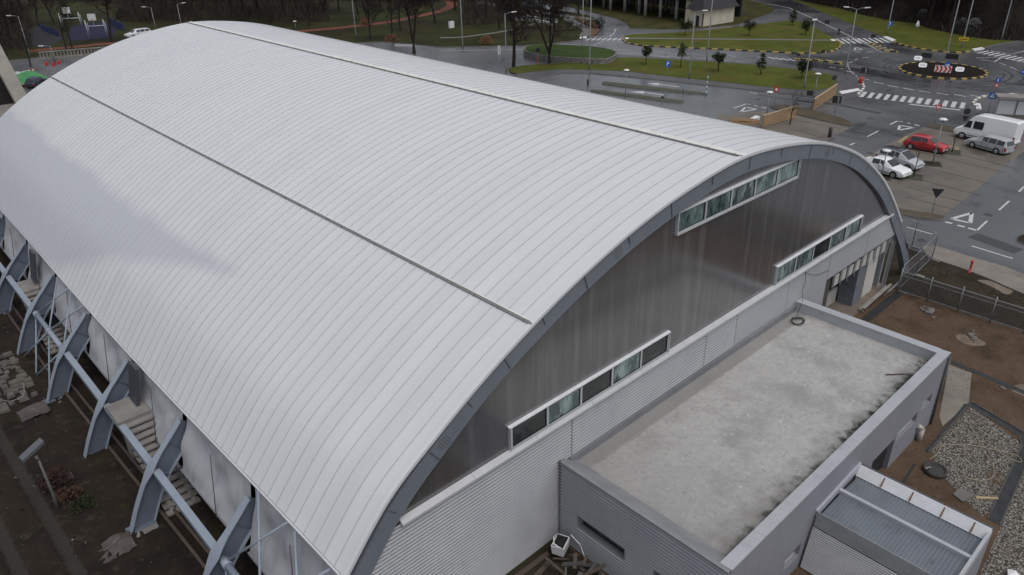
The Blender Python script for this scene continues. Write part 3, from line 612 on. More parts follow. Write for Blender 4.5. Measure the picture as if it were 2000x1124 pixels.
# side ribs, left and right: one of each, then copies
il = max(i for i in range(len(RC_)) if RC_[i].x < -21.0); ir = min(i for i in range(len(RC_)) if RC_[i].x > 20.9)
it = min(range(len(RC_)), key=lambda k: (RC_[k]-Vector((-23.0, 2.62))).length)
def rib(i0, i1, tie_i):
    mw, mf = arch(i0, i1, 0, .86, .36, 2.62)
    stiff(mw, tie_i, -.0, .84, .16); stiff(mw, tie_i+3 if i0 == 0 else tie_i-3, 0, .84, .1, .012)
    m = MB(); m.v = mw.v+mf.v; nw = len(mw.v); m.f = mw.f+[tuple(i+nw for i in f) for f in mf.f]; m.m = [0]*len(mw.f)+[1]*len(mf.f); m.sm = [False]*len(m.f)
    e = 0 if i0 == 0 else i1; p = RC_[e]; sg = 1 if i0 == 0 else -1
    m.box(min(p.x-.15*sg, p.x+1.05*sg), max(p.x-.15*sg, p.x+1.05*sg), -.28, .28, .02, .07, 0)
    return m
itr = min(range(len(RC_)), key=lambda k: (RC_[k]-Vector((23.0, 2.62))).length)
rl = rib(0, il, it).build('arch_rib', [M_steel, M_flange], hall); rl.location.y = BAY
rr = rib(ir, NC, itr).build('arch_rib', [M_steel, M_flange], hall); rr.location.y = BAY
for k in range(2, 10):
    for src in (rl, rr):
        c = src.copy(); COL.objects.link(c); c.parent = hall; c.location.y = BAY*k-(.25 if k == 9 else 0)
fb = MB(); fb.prism([(-25.1, -.62), (-23.1, -.62), (-23.1, .62), (-25.1, .62)], -.2, .05, 0); fb0 = fb.build('footing', M_conc, hall); fb0.location.y = BAY
for k in range(2, 9): c = fb0.copy(); COL.objects.link(c); c.parent = hall; c.location.y = BAY*k
# tie beams, bracing
TX, TZ = RC_[it].x+.18, RC_[it].y-.1
braced = {0, 4}
for k in range(9):
    y0, y1 = BAY*k+.2, BAY*(k+1)-.2; mb = MB()
    if k in braced:
        mb.tube([(TX, y0, TZ), (TX, y1, TZ)], .14, 12)
        for f in (.06, .5, .94): mb.tube([(TX, y0+(y1-y0)*f-.18, TZ), (TX, y0+(y1-y0)*f+.18, TZ)], .185, 12)
    else: mb.box(TX-.15, TX+.15, y0, y1, TZ-.13, TZ+.13); mb.box(TX-.17, TX+.17, y0, y0+.04, TZ-.18, TZ+.18)
    mb.build('tie_beam', M_flange, hall)
    if k in braced:
        ye = lambda f: BAY*(k+f)
        EX, EZ, FX = -21.15, 4.66+lift(-21.05, BAY*(k+.5)), -24.2
        for (a, b, r) in [((TX, ye(.07), TZ), (EX, ye(.47), EZ), .05), ((TX, ye(.5), TZ), (EX, ye(.12), EZ), .05), ((TX, ye(.5), TZ), (EX, ye(.88), EZ), .05), ((TX, ye(.93), TZ), (EX, ye(.55), EZ), .05),
                          ((TX, ye(.07), TZ), (FX, ye(.5), .02), .055), ((TX, ye(.5), TZ), (FX, ye(.08), .05), .045), ((TX, ye(.5), TZ), (FX, ye(.92), .05), .055), ((TX, ye(.93), TZ), (FX, ye(.5), .02), .045)]:
            MB().tube([a, b], r, 8).build('cross_brace', M_flange, hall)
# side membrane between the ribs with wrinkles, and its bottom rail
def membrane(k):
    mb = MB(); nu, nv = 26, 10; rnd = random.Random(k); ph = [rnd.uniform(0, 6.3) for _ in range(4)]
    for j in range(nv+1):
        for i in range(nu+1):
            u, v = i/nu, j/nv; y = BAY*k+.18+(BAY-.36)*u; z = 4.72+lift(-21.05, y)-(2.72+lift(-21.05, y))*v
            x = -20.98-.82*v+.10*math.sin(u*7+v*5+ph[0])*math.sin(v*3.1)+.06*math.sin(u*17-v*9+ph[1])*math.sin(v*3)+.22*math.sin(math.pi*u)*math.sin(math.pi*v)
            mb.v.append((x, y, z))
    for j in range(nv):
        for i in range(nu): a = j*(nu+1)+i; mb.f.append((a, a+1, a+nu+2, a+nu+1)); mb.m.append(0); mb.sm.append(True)
    mb.build('side_membrane', M_memb, hall)
    MB().bar((-21.82, BAY*k+.1, 1.96), (-21.82, BAY*(k+1)-.1, 1.96), .1, .1).build('membrane_rail', M_glz, hall)
    MB().tube([(-21.35, BAY*(k+.5), 4.5), (-21.95, BAY*(k+.38), 2.0)], .022, 5).build('membrane_cable', M_rail, hall)
for k in range(9): membrane(k)
for y in (18.7, 37.3): MB().hexa([(-21.85, y-.5, 2.85), (-21.7, y-.5, 2.85), (-21.7, y+.5, 2.85), (-21.85, y+.5, 2.85), (-21.42, y-.5, 4.75), (-21.25, y-.5, 4.75), (-21.25, y+.5, 4.75), (-21.42, y+.5, 4.75)]).build('side_door', mat('door_dark', (.05, .055, .065), .5), hall)
# concrete stairs down from the side doors
def stairs(y0, n, ztop):
    mb = MB(); st = 4.55/14
    mb.box(-22.95, -21.45, y0, y0+1.9, ztop-.22, ztop)
    for i in range(n):
        z = ztop-(i+1)*ztop/15; mb.box(-22.95, -21.45, y0-(i+1)*st-.05, y0-i*st, z-.09, z)
    for x in (-22.75, -21.75):
        mb.hexa([(x, y0-n*st, 0), (x+.18, y0-n*st, 0), (x+.18, y0, ztop-.45), (x, y0, ztop-.45), (x, y0-n*st, .12), (x+.18, y0-n*st, .12), (x+.18, y0, ztop-.2), (x, y0, ztop-.2)])
    mb.box(-22.7, -21.7, y0+.5, y0+1.2, 0, ztop-.22)
    return mb.build('staircase', M_conc, hall)
stairs(17.5, 14, 2.8)
stairs(36.4, 14, 2.6)
mb = MB(); mb.box(-22.6, -21.5, 33.6, 36.2, .02, 1.8); mb.build('stair_shade_block', M_void, hall)  # black block, the dark under the landing put into its colour
mb = MB(); mb.box(20.95, 21.15, .6, LEN, 0, 4.9); mb.build('side_wall', M_flat, hall)
pts = [(p.x, p.y) for p, nn in ((q-m*.5, 0) for q, m in zip(RC_, RCN)) if p.y > -.3]
mb = MB(); k = len(pts); mb.add([(x, LEN-.1, max(z, 0)) for x, z in pts], (tuple(range(k)),), 0); mb.build('rear_gable', M_flat, hall)
# dark upper gable: vertical standing sheets up to the arch
LZ = 6.0
inner = [q-m*.5 for q, m in zip(RC_, RCN)]
up = [p for p in inner if p.y > LZ]
mb = MB(); x0, x1 = up[0].x-.6, up[-1].x+.6; w = .5; x = x0
def zi(x): return interp(inner, x)
while x < x1-.01:
    xe = min(x+w, x1)
    for a, b, ya, yb in ((x, x+.48, .22, .22), (x+.48, x+.485, .22, .217), (x+.485, x+.495, .217, .217), (x+.495, xe, .217, .22)):
        if b > a: mb.quad((a, ya, LZ), (b, yb, LZ), (b, yb, max(LZ, zi(b))), (a, ya, max(LZ, zi(a))), 0)
    x = xe
mb.build('gable_sheeting', M_gable, hall)
# lower wall: sinusoidal horizontal sheeting in panels split by open joints
def rim_x(z, side):
    c = [p for p in inner if (p.x < 0) == (side < 0)]
    for a, b in zip(c, c[1:]):
        lo, hi = sorted((a.y, b.y))
        if lo <= z <= hi: return a.x+(b.x-a.x)*(z-a.y)/(b.y-a.y+1e-9)
    return c[0].x if side < 0 else c[-1].x
def corr_rows(z0, z1, pitch=.16, amp=.052):
    n = int((z1-z0)/pitch)*6; return [(z0+(z1-z0)*i/n, amp*math.sin(2*math.pi*i/6)) for i in range(n+1)]
rows = corr_rows(.02, 5.98)
def corr_panel(xa, xb, y, zlo=0):
    mb = MB(); rr_ = [r for r in rows if r[0] >= zlo]
    for z, d in rr_:
        a = max(xa, rim_x(z, -1)-.25) if xa < -15 else xa; mb.v += [(a, y+d, z), (xb, y+d, z)]
    for i in range(len(rr_)-1): k = 2*i; mb.f.append((k, k+1, k+3, k+2)); mb.m.append(0); mb.sm.append(True)
    mb.build('corrugated_panel', M_corr, hall)
corr_panel(-30, -10.42, .12); corr_panel(-10.38, -1.07, .12, 3.3); corr_panel(-1.03, 1.6, .12, 3.3)
m_ = MB(); m_.box(-18.8, 11.3, .18, .21, 0, 5.98); m_.box(-22.2, -18.84, .18, .21, 0, 3.2); m_.build('wall_backing', M_rail, hall)
def panel(xa, xb, za, zb): MB().box(xa, xb, .10, .16, za, zb).build('cladding_panel', M_flat, hall)
panel(1.64, 6.60, 3.3, 5.98); panel(6.64, 11.28, .02, 5.98); panel(11.32, 16.2, 4.18, 5.98); 
mb = MB()
zs = [4.18+i*.2 for i in range(10)]
for a, b in zip(zs, zs[1:]): mb.hexa([(16.24, .10, a), (rim_x(a, 1)+.25, .10, a), (rim_x(a, 1)+.25, .16, a), (16.24, .16, a), (16.24, .10, b), (rim_x(b, 1)+.25, .10, b), (rim_x(b, 1)+.25, .16, b), (16.24, .16, b)])
mb.build('cladding_panel', M_flat, hall)
# ledge flashing on top of the lower wall
mb = MB(); xa, xb = -18.75, 19.25; k = 0; segs = 12
for i in range(segs):
    a, b = xa+(xb-xa)*i/segs+.006, xa+(xb-xa)*(i+1)/segs-.006
    mb.hexa([(a, -.03, 5.95), (b, -.03, 5.95), (b, .23, 5.99), (a, .23, 5.99), (a, -.03, 6.04), (b, -.03, 6.04), (b, .205, 6.17), (a, .205, 6.17)])
mb.build('ledge_flashing', M_ledge, hall)
# window strips
def win_row(xa, xb, za, zb, n, seed, glz):
    rnd = random.Random(seed); w = (xb-xa)/n
    for i in range(n):
        a, b = xa+w*i, xa+w*(i+1); f = MB(); t = .05
        f.box(a, a+t, .10, .213, za, zb); f.box(b-t, b, .10, .213, za, zb); f.box(a+t, b-t, .10, .213, za, za+t); f.box(a+t, b-t, .10, .213, zb-t, zb)
        wo = f.build('window', M_alu, hall)
        MB().box(a+t, b-t, .15, .17, za+t, zb-t).build('pane', M_glassd if i in glz else M_glass, wo)
        g2 = MB(); u = .025; g2.box(a+t, a+t+u, .12, .18, za+t, zb-t); g2.box(b-t-u, b-t, .12, .18, za+t, zb-t); g2.box(a+t+u, b-t-u, .12, .18, za+t, za+t+u); g2.box(a+t+u, b-t-u, .12, .18, zb-t-u, zb-t); g2.build('sash', M_trim, wo)
    mb = MB(); mb.hexa([(xa-.1, .07, zb+.0), (xb+.1, .07, zb+.0), (xb+.1, .215, zb+.01), (xa-.1, .215, zb+.01), (xa-.1, .07, zb+.03), (xb+.1, .07, zb+.03), (xb+.1, .215, zb+.06), (xa-.1, .215, zb+.06)])
    mb.build('window_hood', M_white, hall)
    for x in (xa-.07, xb+.03): MB().box(x, x+.04, .06, .215, za-.02, zb-.002).build('window_cheek', M_alu, hall)
    if za > 8: MB().box(xa-.06, xb+.06, .06, .215, za-.08, za-.004).build('window_sill', M_alu, hall)
win_row(-4.2, 5.55, 11.97, 12.9, 5, 1, ())
win_row(-13.68, -4.18, 6.21, 7.2, 5, 2, (0, 2, 4))
win_row(5.08, 14.62, 6.21, 7.2, 5, 3, (2,))
# open bay at the right with studs, boards and the concrete inside
mb = MB(); mb.quad((11.3, 5, 0), (21, 5, 0), (21, 5, 4.2), (11.3, 5, 4.2)); mb.quad((11.35, .2, 0), (11.35, 5, 0), (11.35, 5, 4.2), (11.35, .2, 4.2)); mb.quad((11.3, .3, 4.22), (21, .3, 4.22), (21, 5, 4.22), (11.3, 5, 4.22)); mb.build('bay_lining', mat('bay_lining_grey', (.075, .072, .068), .8, (.05, .048, .046), .6), hall)
MB().box(11.4, 21.5, -.15, 5, 0, .05).build('bay_floor', mat('bay_floor_dust', (.20, .165, .13), .8, (.13, .105, .085), .7), hall)
mb = MB()
for i in range(9):
    x = 12.55+i*.93
    mb.box(x, x+.02, .22, .24, 3.12, 4.12)
    if i < 8: mb.box(x+.05, x+.82, .26, .31, 3.14, 3.86+.05*math.sin(i*2))
mb.build('hanging_boards', mat('pale_board', (.52, .51, .48), .7, (.42, .41, .385), 1.2), hall)
for i in range(9): x = 12.5+i*.93; MB().box(x, x+.05, .14, .18, 2.95, 4.2).build('stud', M_glz, hall)
for x in (20.25, 20.5, 20.85): MB().bar((x+.4, .2, 4.2), (x, .1, .1), .06).build('stud', M_glz, hall)
mb = MB(); mb.box(16.9, 18.0, .5, 1.5, .05, 4.2)
for z in (.8, 1.5, 2.2, 2.9, 3.6): mb.box(16.88, 18.02, .48, 1.52, z, z+.03)
mb.build('block_column', mat('blue_block', (.125, .14, .165), .7, (.165, .18, .20), 1.5), hall)
mb = MB(); mb.box(18.5, 20.0, .6, .7, .05, 4.1); mb.build('insulation_board', mat('white_board', (.58, .56, .52), .7, (.50, .485, .455), 1), hall)
MB().box(13.8, 16.9, 1.6, 1.75, .05, 1.1).build('low_wall', mat('whitewashed', (.46, .455, .44), .8, (.36, .355, .34), 1.5), hall)
mb = MB(); mb.box(11.5, 12.35, .3, .36, .9, 3.9); mb.build('mesh_shutter', mat('olive_mesh', (.06, .056, .045), .8, (.085, .08, .066), 6), hall)
MB().box(11.45, 12.3, .26, .38, .05, .9).build('pale_sheet', mat('mint_sheet', (.32, .35, .31), .7, (.42, .44, .40), 1.5), hall)
mb = MB(); mb.bar((16.7, -.35, .32), (20.9, -.28, .52), .16, .06); mb.bar((16.6, -.15, .20), (20.6, -.12, .40), .14, .05); mb.box(16.7, 16.78, -.35, -.1, .05, .25); mb.box(20.4, 20.5, -.35, -.1, .05, .42)
tag(mb.build('plank', mat('grey_plank', (.30, .28, .25), .8, (.22, .205, .18), 2)), 'pale weathered planks propped along the foot of the open bay', 'planks')
# ================================================================== ANNEX
def holes_wall(u0, u1, z0, z1, holes, fn, depth):
    """wall in (u,z) with rectangular openings and reveals; fn(u,d,z) -> point, d = depth inwards"""
    mb = MB(); us = sorted({u0, u1, *[h[0] for h in holes], *[h[1] for h in holes]}); zz = sorted({z0, z1, *[h[2] for h in holes], *[h[3] for h in holes]})
    for a, b in zip(us, us[1:]):
        for c, d in zip(zz, zz[1:]):
            m, k = (a+b)/2, (c+d)/2
            if any(h[0] < m < h[1] and h[2] < k < h[3] for h in holes): continue
            mb.quad(fn(a, 0, c), fn(b, 0, c), fn(b, 0, d), fn(a, 0, d))
    for a, b, c, d in holes:
        mb.quad(fn(a, 0, c), fn(a, depth, c), fn(a, depth, d), fn(a, 0, d)); mb.quad(fn(b, 0, c), fn(b, depth, c), fn(b, depth, d), fn(b, 0, d))
        mb.quad(fn(a, 0, c), fn(b, 0, c), fn(b, depth, c), fn(a, depth, c)); mb.quad(fn(a, 0, d), fn(b, 0, d), fn(b, depth, d), fn(a, depth, d))
    return mb
AX0, AX1, AY, AZ = -11.15, 8.1, -7.82, 4.24
annex = empty('flat_roofed_annex', 'low flat-roofed annex with stained grey screed roof and wide pale parapets', 'annex', (0, 0, 0))
hf = [(3.2, 5.5, 1.45, 2.05), (5.85, 7.05, 1.85, 2.35), (.7, 3.0, 0, 1.85), (-6.7, -5.5, .75, 1.42), (-9.4, -8.2, .75, 1.42)]
holes_wall(AX0, AX1, 0, AZ-.06, hf, lambda u, d, z: (u, AY+d, z), .22).build('front_wall', M_wall, annex)
for h in hf: MB().box(h[0], h[1], AY+.22, AY+.26, h[2], h[3]).build('garage_door' if h[2] == 0 else 'annex_window', M_void if h[2] == 0 else M_glassd, annex)
for h in hf:
    if h[2] > 0: MB().box(h[0], h[1], AY+.16, AY+.21, h[2], h[2]+.06).build('window_bar', M_alu, annex)
mb = MB(); mb.quad((AX1, AY, 0), (AX1, 0, 0), (AX1, 0, AZ-.06), (AX1, AY, AZ-.06)); mb.build('side_wall', M_wall, annex)
hl = [(-3.5, -1.0, 1.3, 1.92), (-6.6, -4.85, 1.3, 1.92)]
mb = MB(); rws = corr_rows(.02, 4.16, .16, .05)
for (za, da), (zb, db) in zip(rws, rws[1:]):
    k = (za+zb)/2; segs_ = [(AY, 0.08)]
    for h in hl:
        if h[2] < k < h[3]:
            ns = []
            for a, b in segs_:
                if a < h[0] and b > h[1]: ns += [(a, h[0]), (h[1], b)]
                else: ns.append((a, b))
            segs_ = ns
    for a, b in segs_: mb.add([(AX0-da, a, za), (AX0-da, b, za), (AX0-db, b, zb), (AX0-db, a, zb)], ((0, 1, 2, 3),), 0, True)
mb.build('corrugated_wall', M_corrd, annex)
for h in hl:
    mb = MB(); t = .06
    mb.box(AX0, AX0+.3, h[0]-.01, h[0]+t, h[2], h[3]); mb.box(AX0, AX0+.3, h[1]-t, h[1]+.01, h[2], h[3]); mb.box(AX0, AX0+.3, h[0]+t, h[1]-t, h[2]-.01, h[2]+.03); mb.box(AX0, AX0+.3, h[0]+t, h[1]-t, h[3]-.03, h[3]+.01)
    f = mb.build('slot_window', mat('grey_reveal', (.20, .21, .215), .6), annex); MB().box(AX0+.26, AX0+.3, h[0]+t, h[1]-t, h[2]+.03, h[3]-.03).build('pane', M_glassd, f)
MB().box(AX0-.035, AX0+.02, -.03, .05, 0, 4.2).build('corner_post', M_rail, annex)
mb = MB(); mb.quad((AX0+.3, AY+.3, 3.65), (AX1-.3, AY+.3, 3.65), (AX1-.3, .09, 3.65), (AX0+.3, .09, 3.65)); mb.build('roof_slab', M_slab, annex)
TP = .42
mb = MB()   # right and front parapets with overhanging metal caps
mb.box(AX1-TP, AX1, AY+TP, .08, 3.4, AZ-.05, 1); mb.box(AX0+.5, AX1, AY+.003, AY+TP, 3.4, AZ-.05, 1)
mb.build('parapet', [M_cap, M_cap], annex)
mb = MB(); y = AY+TP; n = 3
for i in range(4): a, b = AY+TP+i*(-AY-TP)/4+.004, AY+TP+(i+1)*(-AY-TP)/4-.004; mb.hexa([(AX1-TP-.03, a, AZ-.05), (AX1+.03, a, AZ-.05), (AX1+.03, b, AZ-.05), (AX1-TP-.03, b, AZ-.05), (AX1-TP-.03, a, AZ-.02), (AX1+.03, a, AZ+.005), (AX1+.03, b, AZ+.005), (AX1-TP-.03, b, AZ-.02)])
for i in range(9): a, b = AX0+.1+i*(AX1+.03-AX0-.1)/9+.004, AX0+.1+(i+1)*(AX1+.03-AX0-.1)/9-.004; mb.hexa([(a, AY-.03, AZ-.05), (b, AY-.03, AZ-.05), (b, AY+TP+.03, AZ-.05), (a, AY+TP+.03, AZ-.05), (a, AY-.03, AZ+.005), (b, AY-.03, AZ+.005), (b, AY+TP+.03, AZ-.02), (a, AY+TP+.03, AZ-.02)])
mb.build('parapet_cap', M_cap, annex)
mb = MB(); mb.hexa([(AX0-.05, AY, 4.12), (AX0+.12, AY, 4.12), (AX0+.12, .08, 4.12), (AX0-.05, .08, 4.12), (AX0-.05, AY, 4.2), (AX0+.12, AY, 4.2), (AX0+.12, .08, 4.2), (AX0-.05, .08, 4.2)])
mb.hexa([(AX0+.12, AY+.45, 3.6), (AX0+1.0, AY+.45, 3.6), (AX0+1.0, .08, 3.6), (AX0+.12, .08, 3.6), (AX0+.12, AY+.45, 4.19), (AX0+1.0, AY+.45, 3.66), (AX0+1.0, .08, 3.66), (AX0+.12, .08, 4.19)])
mb.build('edge_flashing', mat('wet_flashing', (.19, .20, .21), .35, (.26, .27, .28), .8), annex)
MB().box(AX0+.6, AX1-TP, -.04, .08, 3.66, 3.98).build('wall_upstand', mat('upstand_grey', (.15, .155, .165), .5, (.2, .205, .215), .7), annex)
MB().tube([(7.95, AY-.08, 4.05), (7.95, AY-.08, .02)], .06, 8).build('downpipe', M_rail, annex)
mb = MB(); mb.tube([(6.2, AY-.2, .02), (6.2, AY-.2, .75)], .13, 10); mb.tube([(6.2, AY-.2, .75), (6.0, AY+.0, .95)], .13, 10); mb.box(6.3, 6.5, AY-.3, AY-.1, 0, .35, 1); mb.build('vent_pipe', [mat('cream_duct', (.42, .39, .34), .6), mat('brick_red', (.24, .085, .05), .8)], annex)
# small items on the annex roof
def coil(name, c, r, n, turns, rad, m, label, cat, zj=.1, seed=1):
    rnd = random.Random(seed); pts = []
    for i in range(n*turns+1):
        a = 2*math.pi*i/n; q = r*(.75+.35*rnd.random()); pts.append((c[0]+q*math.cos(a), c[1]+q*math.sin(a)*.8, c[2]+rad+zj*rnd.random()))
    pts = catmull(pts, 3); return tag(MB().tube(pts, rad, 5).build(name, m), label, cat)
coil('cable_coil', (6.55, -.75, 3.66), .42, 9, 5, .013, M_rubber, 'tangled loop of black cable lying in the corner of the annex roof', 'cable', .16)
tag(MB().tube(catmull([(8.2, .04, 5.86), (8.3, .0, 5.2), (8.05, -.03, 4.7), (7.9, -.2, 4.3), (7.2, -.4, 3.95), (6.6, -.6, 3.72)], 4), .013, 5).build('wall_cable', M_rubber), 'thin dark cable hanging down the hall wall onto the annex roof', 'cable')
tag(MB().tube(catmull([(8.2, .05, 5.8), (9.2, .04, 5.3), (10.2, .05, 5.0), (11.2, .05, 4.9)], 4), .011, 5).build('slack_cable', M_rubber), 'slack cable sagging sideways across the hall cladding to the open bay', 'cable')
tag(MB().bar((-9.3, -.72, 3.67), (7.3, -.72, 3.67), .05, .03).build('lath', mat('wet_lath', (.3, .295, .28), .8)), 'long thin batten laid along the annex roof parallel to the wall', 'batten')
tag(MB().bar((4.9, -6.2, 3.68), (5.6, -6.8, 3.68), .07, .04).build('roof_stick', M_brown), 'short brown stick lying on the annex roof near the far parapet', 'stick')
# ================================================================== SHED
shed = empty('trough_roofed_shed', 'small corrugated sheet-metal shed with sunken trough roof built against the annex', 'shed', (0, 0, 0))
SX0, SX1, SY0, SY1 = -4.72, -1.0, -13.0, -7.9
def trough(xa, xb, za, zb):
    mb = MB(); n = int((SY1-.1-SY0-.1)/.14)*6
    for i in range(n+1):
        y = SY0+.1+(SY1-SY0-.2)*i/n; k = i % 6; h = (.0, .035, .035, .0, 0, 0)[k]; mb.v += [(xa, y, za+h), (xb, y, zb+h)]
    for i in range(n): k = 2*i; mb.f.append((k, k+1, k+3, k+2)); mb.m.append(0); mb.sm.append(False)
    return mb.build('trough_sheet', M_shedroof, shed)
trough(SX0+.12, -2.95, 2.42, 2.46); trough(-2.78, SX1-.38, 2.46, 2.34)
MB().box(-2.95, -2.78, SY0+.05, SY1, 2.36, 2.62).build('roof_beam', M_cap, shed)
mb = MB(); mb.bar((SX0, SY1+.03, 2.5), (-2.9, SY1+.03, 2.62), .1, .3); mb.bar((-2.9, SY1+.03, 2.62), (SX1, SY1+.03, 2.72), .1, .3); mb.build('wall_flashing', mat('lilac_flashing', (.36, .37, .41), .45), shed)
mb = MB(); mb.box(SX0, SX1, SY0, SY0+.12, 2.25, 2.66); mb.build('end_trim', M_cap, shed)
mb = MB(); n = 5
for i in range(n):
    z0, z1 = 2.36+.085*i, 2.36+.085*(i+1); mb.hexa([(SX1-.36+.06*i, SY0+.02, z0), (SX1-.36+.06*(i+1), SY0+.02, z1-.01), (SX1-.36+.06*(i+1), SY1, z1-.01), (SX1-.36+.06*i, SY1, z0), (SX1-.36+.06*i, SY0+.02, z0+.03), (SX1-.36+.06*(i+1), SY0+.02, z1+.02), (SX1-.36+.06*(i+1), SY1, z1+.02), (SX1-.36+.06*i, SY1, z0+.03)])
mb.build('side_sheet', M_white, shed)
mb = MB(); mb.box(SX1-.02, SX1+.06, SY0, SY1, 2.74, 2.80)
mb.build('dark_edge', M_rail, shed)
mb = MB()
for y in (-8.95, -10.1, -11.3, -12.4): mb.bar((SX1-.38, y, 2.44), (SX1+.04, y, 2.86), .05, .05); 
mb.build('rusty_strap', mat('rust', (.17, .075, .045), .8), shed)
mb = MB(); mb.quad((SX1, SY0, 0), (SX1, SY1, 0), (SX1, SY1, 2.74), (SX1, SY0, 2.74)); mb.quad((SX0, SY0, 0), (SX1, SY0, 0), (SX1, SY0, 2.25), (SX0, SY0, 2.25)); mb.build('shed_wall', M_wall, shed)
def sheet(xa, za, xb, zb, n, name, m):
    mb = MB()
    for i in range(n*6+1):
        f = i/(n*6); k = i % 6; h = (0, .03, .03, 0, 0, 0)[k]; mb.v += [(xa+(xb-xa)*f-h, SY0, za+(zb-za)*f+h*.4), (xa+(xb-xa)*f-h, SY1-.03, za+(zb-za)*f+h*.4)]
    for i in range(n*6): k = 2*i; mb.f.append((k, k+1, k+3, k+2)); mb.m.append(0); mb.sm.append(False)
    return mb.build(name, m, shed)
sheet(-4.76, 2.66, -4.86, 1.95, 9, 'upper_side_sheet', mat('grey_sheet', (.26, .27, .28), .45, (.32, .33, .34), .8, metal=.15))
sheet(-4.92, 1.97, -5.35, .05, 20, 'lower_side_sheet', M_shedwall)
#@@OBJ
# ================================================================== THINGS AROUND
def project(p):
    q = Vector(p)-Vector(CAM); x, y, z = q.dot(AX[0]), q.dot(AX[1]), q.dot(AX[2]); return 1000+FPX*x/z, 562-FPX*y/z
def hgt(b, t):
    p = G(*b); lo, hi = 0, 60
    for _ in range(40):
        m = (lo+hi)/2
        if project((p.x, p.y, m))[1] > t: lo = m
        else: hi = m
    return lo
def cam_angle(p): return math.atan2(CAM[1]-p[1], CAM[0]-p[0])
def face(p, d=0): return cam_angle(p)+math.pi/2+R_(d)      # rz so that local -Y looks at the camera
# ------------------------------------------------------------------ street lamps
def arm_lamp(b, h, arms, label, az, group='street lamps', r=.09):
    p = G(*b); t = empty('street_lamp', label, 'street lamp', (p.x, p.y, 0), az, group)
    MB().tube([(0, 0, 0), (0, 0, 1.2), (0, 0, h)], [r*1.35, r, r*.6], 8).build('pole', M_pole, t)
    for s in arms:
        MB().tube([(0, 0, h-.1), (s*.55, 0, h+.12), (s*1.1, 0, h+.2)], .045, 6).build('arm', M_pole, t)
        MB().hexa([(s*1.0, -.13, h+.13), (s*1.75, -.1, h+.2), (s*1.75, .1, h+.2), (s*1.0, .13, h+.13), (s*1.0, -.13, h+.27), (s*1.75, -.09, h+.30), (s*1.75, .09, h+.30), (s*1.0, .13, h+.27)]).build('lamp_head', M_signw, t, True)
    return t
def rz_right(p): return cam_angle(p)+math.pi/2          # local +X runs to the right in the picture
for b, top, arms, lab in [((60, 112), 32, (-1,), 'grey street lamp with arm turned left in front of the dark trees by the courts'),
                          ((305, 60), 15, (-1,), 'street lamp with single left arm rising behind the hall roof near its far crown'),
                          ((357, 62), 9, (1,), 'street lamp with single right arm just right of the far roof crown'),
                          ((107, 121), 91, (-1,), 'short lamp post standing by the red and white barrier posts'),
                          ((989, 142), 27, (1,), 'single-arm street lamp in front of the black tree beside the stone walled bed'),
                          ((1346, 155), 24, (1,), 'street lamp with white head on the grass strip in front of the cream house'),
                          ((1650, 147), 18, (-1, 1), 'tall double-arm street lamp at the kerb between grass strip and roundabout')]:
    arm_lamp(b, hgt(b, top), arms, lab, rz_right(G(*b)))
for b, top, lab in [((696, 75), -22, 'very tall plain lamp mast behind the hall ridge among park trees'), ((904, 97), -40, 'very tall lamp mast beside the straight road left of the black tree'),
                    ((1137, 99), -55, 'tall thin mast left of the crossing at the side road mouth'), ((1151, 136), -60, 'tall mast standing in front of the stone wall of the green bed'),
                    ((1380, 121), -60, 'tall pale mast rising past the roof of the cream house'), ((1570, 175), 40, 'plain grey mast on the grass strip behind the mushroom lamp'),
                    ((1732, 68), -40, 'tall mast carrying a blue arrow sign on the far verge'), ((1846, 118), -60, 'tallest leaning mast standing at the back of the black soil roundabout'),
                    ((1878, 94), -50, 'tall mast with a yellow board on the verge behind the roundabout'), ((1955, 80), -40, 'mast at the foot of the dark wooded hill far right')]:
    p = G(*b); h = hgt(b, top); t = empty('lamp_mast', lab, 'lamp mast', (p.x, p.y, 0), 0, 'tall lamp masts')
    MB().tube([(0, 0, 0), (0, 0, 1.0), (0, 0, h)], [.15, .11, .07], 8).build('pole', M_pole, t); MB().box(-.18, .18, -.18, .18, 0, .12).build('base', M_conc, t)
    MB().box(-.5, .5, -.12, .12, h, h+.15).build('lamp_head', M_signw, t)
def mushroom(b, h, lab, planter=False):
    p = G(*b); t = empty('park_lamp', lab, 'park lamp', (p.x, p.y, 0), .5, 'mushroom park lamps')
    MB().tube([(0, 0, 0), (0, 0, h-.25)], [.06, .045], 8).build('pole', M_glz, t)
    MB().lathe([(.05, h-.28), (.09, h-.2), (.11, h-.08)], (0, 0, 0), 10).build('lantern', M_carglass, t)
    MB().lathe([(.12, h-.08), (.42, h-.05), (.30, h+.05), (.08, h+.1)], (0, 0, 0), 14).build('hood', M_signw, t)
    if planter:
        mb = MB()
        for a, b_ in (((-.75, -.75), (.75, -.75)), ((.75, -.75), (.75, .75)), ((.75, .75), (-.75, .75)), ((-.75, .75), (-.75, -.75))): strip([a, b_], .12, .012, .06, mb)
        mb.flat([(-.7, -.7), (.7, -.7), (.7, .7), (-.7, .7)], .016, 1); mb.build('kerb_square', [M_kerbd, M_moss], t)
mushroom((1221, 192), hgt((1221, 192), 137), 'mushroom lamp between the two narrow medians behind the roof edge'); mushroom((1589, 198), hgt((1589, 198), 144), 'mushroom lamp beside the timber barrier and the grass strip')
mushroom((1497, 230), hgt((1497, 230), 180), 'mushroom lamp at the left tip of the narrow planting bed'); mushroom((1821, 321), hgt((1821, 321), 233), 'mushroom lamp standing in a square kerb in front of the red car', True)
mushroom((1721, 347), hgt((1721, 347), 294), 'mushroom lamp beside the two pale cars at the roof edge', True); mushroom((578, 58), hgt((578, 58), 42), 'small lamp with pale head peeping over the far roof slope')
